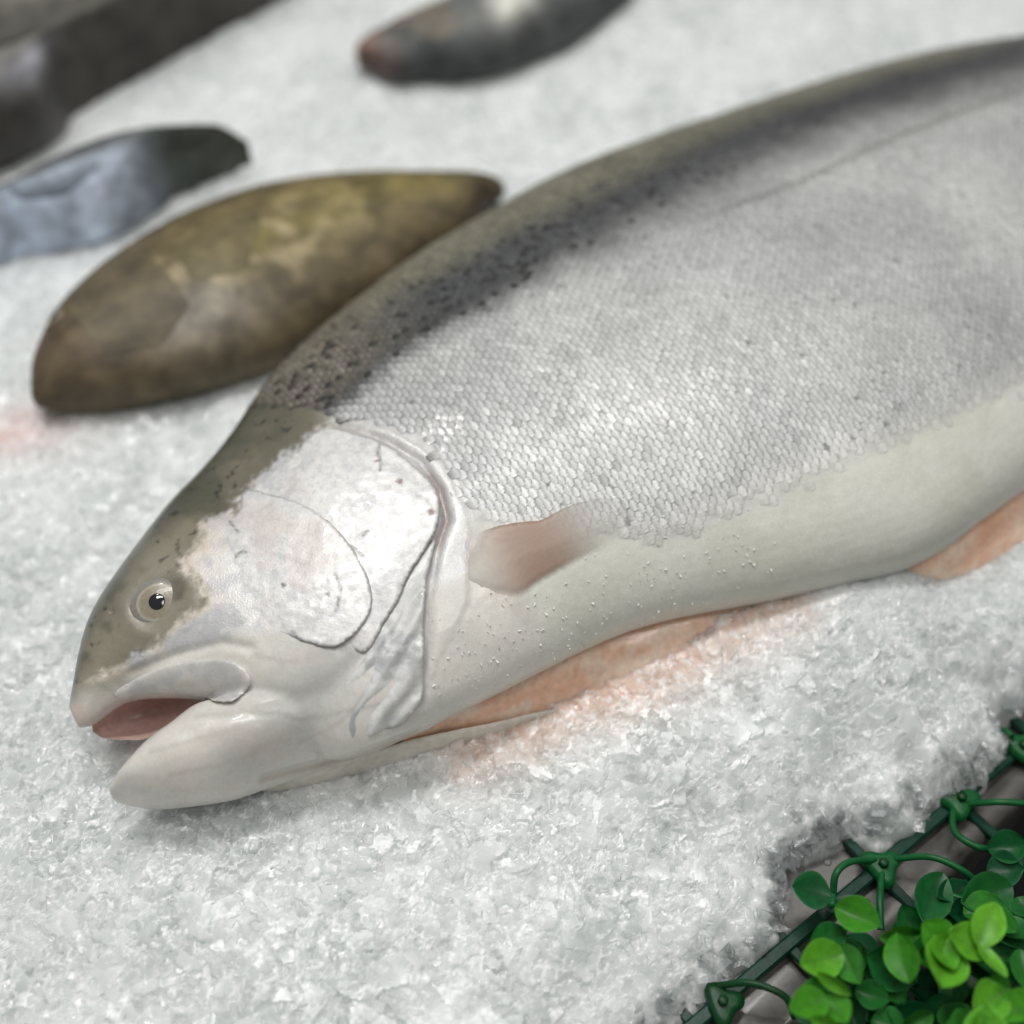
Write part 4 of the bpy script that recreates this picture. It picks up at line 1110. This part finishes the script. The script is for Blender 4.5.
TON = [(0., (.003, .040, .016)), (.2, (.006, .105, .034)), (.45, (.020, .19, .030)), (.7, (.075, .36, .022)), (1., (.18, .54, .035))]
def leaf_mesh(B, T, width, tone, facing, cup=.22, bend=.1):
    ax = T-B; L = np.linalg.norm(ax); ax /= L
    w = np.cross(facing, ax); w /= np.linalg.norm(w); nz = np.cross(ax, w)
    rows_, cols = 22, 15; V = []; C = []
    c = np.array([np.interp(tone, [q[0] for q in TON], [q[1][k] for q in TON]) for k in range(3)])
    r1 = rng.normal(0, .03, 4)
    for i in range(rows_):
        t = i/(rows_-1)
        wd = (max(0, math.sin(math.pi*min(1, t**.92)))**.72)*(.86+.26*t)+.03*(1-t)
        for j in range(cols):
            s = -1+2*j/(cols-1)
            h = cup*abs(s)**1.6*wd*width*.5*1.2+bend*L*(t-.5)**2*2-.008*width*math.exp(-(s*3)**2)+.018*width*math.sin(7*s*t+r1[0]*60)*abs(s)
            V.append(B+ax*(t*L)+w*(s*.5*width*wd)+nz*h)
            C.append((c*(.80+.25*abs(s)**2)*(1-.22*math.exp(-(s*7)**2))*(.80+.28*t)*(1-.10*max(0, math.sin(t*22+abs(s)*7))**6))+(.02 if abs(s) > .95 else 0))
    V = np.array(V); return V, grid_faces(rows_, cols), np.array(C)
K = 4.197
def lf(bx, by, tx, ty, w, tone, tilt=0., dz=0., tz=0.): return (780+bx/K, 840+by/K, 780+tx/K, 840+ty/K, w/K, tone, tilt, dz, tz)
sprigs = [
 [lf(208, 240, 42, 195, 150, .22), lf(228, 268, 385, 275, 75, .15, .8), lf(232, 285, 425, 360, 140, .62)],
 [lf(268, 395, 118, 430, 110, .42), lf(255, 480, 72, 525, 150, .74), lf(255, 445, 345, 610, 120, .62), lf(300, 640, 155, 540, 75, .9, .9), lf(200, 670, 92, 610, 110, .66), lf(190, 672, 30, 725, 130, .80), lf(185, 668, 285, 775, 130, .72), lf(230, 790, 125, 735, 80, .85, .5), lf(270, 420, 420, 480, 100, .2, 0, -.008), lf(330, 800, 270, 640, 110, .3, 0, -.008)],
 [lf(672, 150, 585, 355, 150, .24), lf(790, 195, 650, 250, 95, .18), lf(962, 200, 745, 265, 165, .27), lf(810, 300, 700, 320, 110, .2), lf(868, 130, 1025, 120, 140, .2), lf(870, 40, 1040, 20, 130, .25), lf(1000, 250, 1060, 340, 120, .3), lf(690, 330, 800, 380, 110, .15, 0, -.006)],
 [lf(585, 385, 408, 400, 95, .62, .5), lf(545, 600, 492, 385, 140, .72, .35), lf(555, 590, 350, 480, 175, .36), lf(715, 470, 590, 345, 150, .76), lf(690, 420, 660, 640, 180, .82), lf(635, 410, 725, 560, 110, .82, .5), lf(860, 480, 690, 390, 150, .88), lf(830, 455, 905, 260, 130, .97), lf(822, 440, 945, 590, 80, .97, .6), lf(740, 480, 560, 500, 130, .7, 0, -.003)],
 [lf(1050, 350, 885, 420, 150, .27), lf(1000, 470, 1040, 650, 110, .5), lf(960, 620, 825, 595, 90, .66, .3), lf(935, 640, 802, 720, 150, .82), lf(930, 665, 1040, 760, 170, .86), lf(900, 745, 800, 790, 90, .84, .3), lf(930, 700, 890, 850, 120, .8), lf(1000, 560, 920, 600, 100, .4), lf(890, 430, 1020, 500, 110, .22, 0, -.005)],
    [lf(430, 560, 330, 500, 110, .12, 0, -.010), lf(480, 520, 560, 420, 100, .1, 0, -.010), lf(400, 760, 300, 700, 110, .1, 0, -.010), lf(640, 640, 560, 720, 120, .08, 0, -.011), lf(820, 620, 760, 720, 120, .1, 0, -.010), lf(860, 560, 800, 640, 110, .12, 0, -.009), lf(960, 520, 900, 600, 110, .3, 0, -.006), lf(980, 260, 930, 340, 110, .2, 0, -.006), lf(880, 320, 960, 380, 100, .14, 0, -.008), lf(620, 720, 700, 780, 110, .1, 0, -.009), lf(450, 640, 520, 700, 90, .45, .4, -.004), lf(380, 560, 430, 640, 80, .4, .3, -.004),
     lf(540, 680, 352, 760, 170, .2, 0, -.004), lf(660, 800, 440, 720, 150, .2), lf(750, 650, 520, 610, 150, .18, 0, -.006), lf(760, 760, 600, 690, 140, .19), lf(350, 650, 420, 600, 70, .15, 0, -.006), lf(780, 540, 925, 520, 100, .26, 0, -.004), lf(740, 700, 700, 830, 130, .18, 0, -.004), lf(520, 560, 420, 640, 120, .15, 0, -.008), lf(590, 820, 480, 900, 140, .3)],
]
stems = [[(833, 896), (832, 905)], [(845, 925), (838, 955), (828, 995), (826, 1030)], [(975, 880), (945, 890), (965, 900), (990, 905)], [(915, 985), (918, 950), (950, 950), (978, 948)], [(1020, 920), (1010, 960), (1003, 995), (1005, 1030)], [(950, 1000), (920, 1015), (890, 1030)]]
for sp, st in zip(sprigs, stems):
    q = smooth_line(np.array([at(u, v, GZ+.008+.008*i/len(st)) for i, (u, v) in enumerate(st)]), 24); V, F = tube(q, .0010, 8)
    so = gpart('sprig', V, F, M_LEAF, np.tile(DG*1.3, (len(V), 1)))
    for (bu, bv, tu, tv, w, tone, tilt, dz, tz) in sp:
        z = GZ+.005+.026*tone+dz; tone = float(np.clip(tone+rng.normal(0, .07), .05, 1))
        B, T = at(bu, bv, z), at(tu, tv, z+.004+tz)
        vdir = CAM-B; vdir /= np.linalg.norm(vdir)
        fc = vdir*.55+zz*.6+rng.normal(0, .16, 3)
        wpx = w*np.linalg.norm(at(bu+1, bv, z)-B)
        sidev = np.cross(vdir, T-B); sidev /= np.linalg.norm(sidev)
        fc = fc/np.linalg.norm(fc)*math.cos(tilt)+sidev*math.sin(tilt)
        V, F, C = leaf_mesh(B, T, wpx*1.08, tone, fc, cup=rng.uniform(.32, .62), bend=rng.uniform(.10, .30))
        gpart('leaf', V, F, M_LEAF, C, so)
so = gpart('sprig', *tube([at(930, 985, GZ), at(935, 975, GZ+.006)], .001, 8), M_LEAF, None)
so.data.attributes.new('Col', 'FLOAT_COLOR', 'POINT').data.foreach_set('color', np.tile([*DG, 1], len(so.data.vertices)).astype(np.float32))
for k in range(34):
    bu, bv = rng.uniform(815, 1040), rng.uniform(905, 1040)
    if (bu-815)*.55+(bv-905) < 40: continue
    z = GZ+rng.uniform(.003, .016); B = at(bu, bv, z); a = rng.uniform(0, 6.28); T = B+np.array([math.cos(a), math.sin(a), rng.uniform(-.1, .6)])*rng.uniform(.008, .012)
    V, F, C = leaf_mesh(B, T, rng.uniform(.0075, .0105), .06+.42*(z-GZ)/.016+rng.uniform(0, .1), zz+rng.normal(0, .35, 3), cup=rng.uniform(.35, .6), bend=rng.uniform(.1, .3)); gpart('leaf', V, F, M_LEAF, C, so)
# sprigs just outside the frame
for (u0, v0) in [(1075, 870), (1090, 960), (1060, 1070), (960, 1080), (880, 1110), (1150, 820), (1180, 930)]:
    B0 = at(u0, v0, GZ+.004); V, F = tube([B0, B0+zz*.012+rng.normal(0, .003, 3), B0+zz*.024+rng.normal(0, .005, 3)], .001, 8)
    so = gpart('sprig', V, F, M_LEAF, np.tile(DG, (len(V), 1)))
    for k in range(8):
        a = k*2.0+rng.uniform(0, .6); z = .003+.0028*k; d = np.array([math.cos(a), math.sin(a), .35+.1*k/8])
        B = B0+zz*z; T = B+d*.014*rng.uniform(.8, 1.1)
        V, F, C = leaf_mesh(B, T, .012, .15+.1*k, zz+rng.normal(0, .2, 3)); gpart('leaf', V, F, M_LEAF, C, so)

# ================================================================== LIGHT AND CAMERA
w = bpy.data.worlds.new('World'); SC.world = w; w.use_nodes = True
nt = w.node_tree; bg = nt.nodes['Background']
tc = nt.nodes.new('ShaderNodeTexCoord'); sx = nt.nodes.new('ShaderNodeSeparateXYZ'); mr = nt.nodes.new('ShaderNodeMapRange'); cr_ = nt.nodes.new('ShaderNodeMix'); cr_.data_type = 'RGBA'
nt.links.new(tc.outputs['Generated'], sx.inputs[0]); nt.links.new(sx.outputs['Z'], mr.inputs['Value']); mr.inputs['From Min'].default_value = -.3; mr.inputs['From Max'].default_value = .7
nt.links.new(mr.outputs[0], cr_.inputs[0]); cr_.inputs[6].default_value = (.10, .10, .097, 1); cr_.inputs[7].default_value = (.56, .56, .545, 1); nt.links.new(cr_.outputs[2], bg.inputs['Color'])
bg.inputs['Strength'].default_value = .48

def area(name, loc, target, sx_, sy_, power, col=(1, 1, 1)):
    l = bpy.data.lights.new(name, 'AREA'); l.shape = 'RECTANGLE'; l.size = sx_; l.size_y = sy_; l.energy = power; l.color = col
    o = bpy.data.objects.new(name, l); COL.objects.link(o); o.location = loc
    o.rotation_euler = (Vector(target)-Vector(loc)).to_track_quat('-Z', 'Y').to_euler()
area('ceiling_lamp', (-.15, .35, 1.7), (0, .05, 0), 1.0, .22, 14.3, (1, .992, .98))
area('added_lamp', (.35, -.35, 1.7), (0, 0, 0), .55, .55, 7, (1, .985, .96))  # unseen front fill, set to brighten belly, flesh, jaw and ice rim
area('added_lamp', (-.55, .75, 1.6), (0, .1, 0), .10, .10, 4.5, (1, .98, .95))  # unseen small lamp, added for sparkles on the ice

cd_ = bpy.data.cameras.new('camera'); cam = bpy.data.objects.new('camera', cd_); COL.objects.link(cam)
cam.location = CAM; cam.rotation_euler = (math.pi/2-EL, 0, 0)
cd_.sensor_fit = 'HORIZONTAL'; cd_.sensor_width = 36; cd_.lens = 18/math.tan(FOV/2); cd_.clip_start = .01; cd_.clip_end = 100
cd_.dof.use_dof = True; cd_.dof.focus_distance = float((toW(ec)-CAM)@FWD)-.001; cd_.dof.aperture_fstop = 3.5
SC.camera = cam
SC.view_settings.view_transform = 'Standard'; SC.view_settings.look = 'None'; SC.view_settings.exposure = 0; SC.view_settings.gamma = 1
SC.render.engine = 'CYCLES'
cy = SC.cycles; cy.max_bounces = 10; cy.transmission_bounces = 8; cy.glossy_bounces = 4; cy.diffuse_bounces = 4; cy.transparent_max_bounces = 8
cy.caustics_reflective = False; cy.caustics_refractive = False; cy.use_denoising = True; cy.sample_clamp_indirect = 4.0
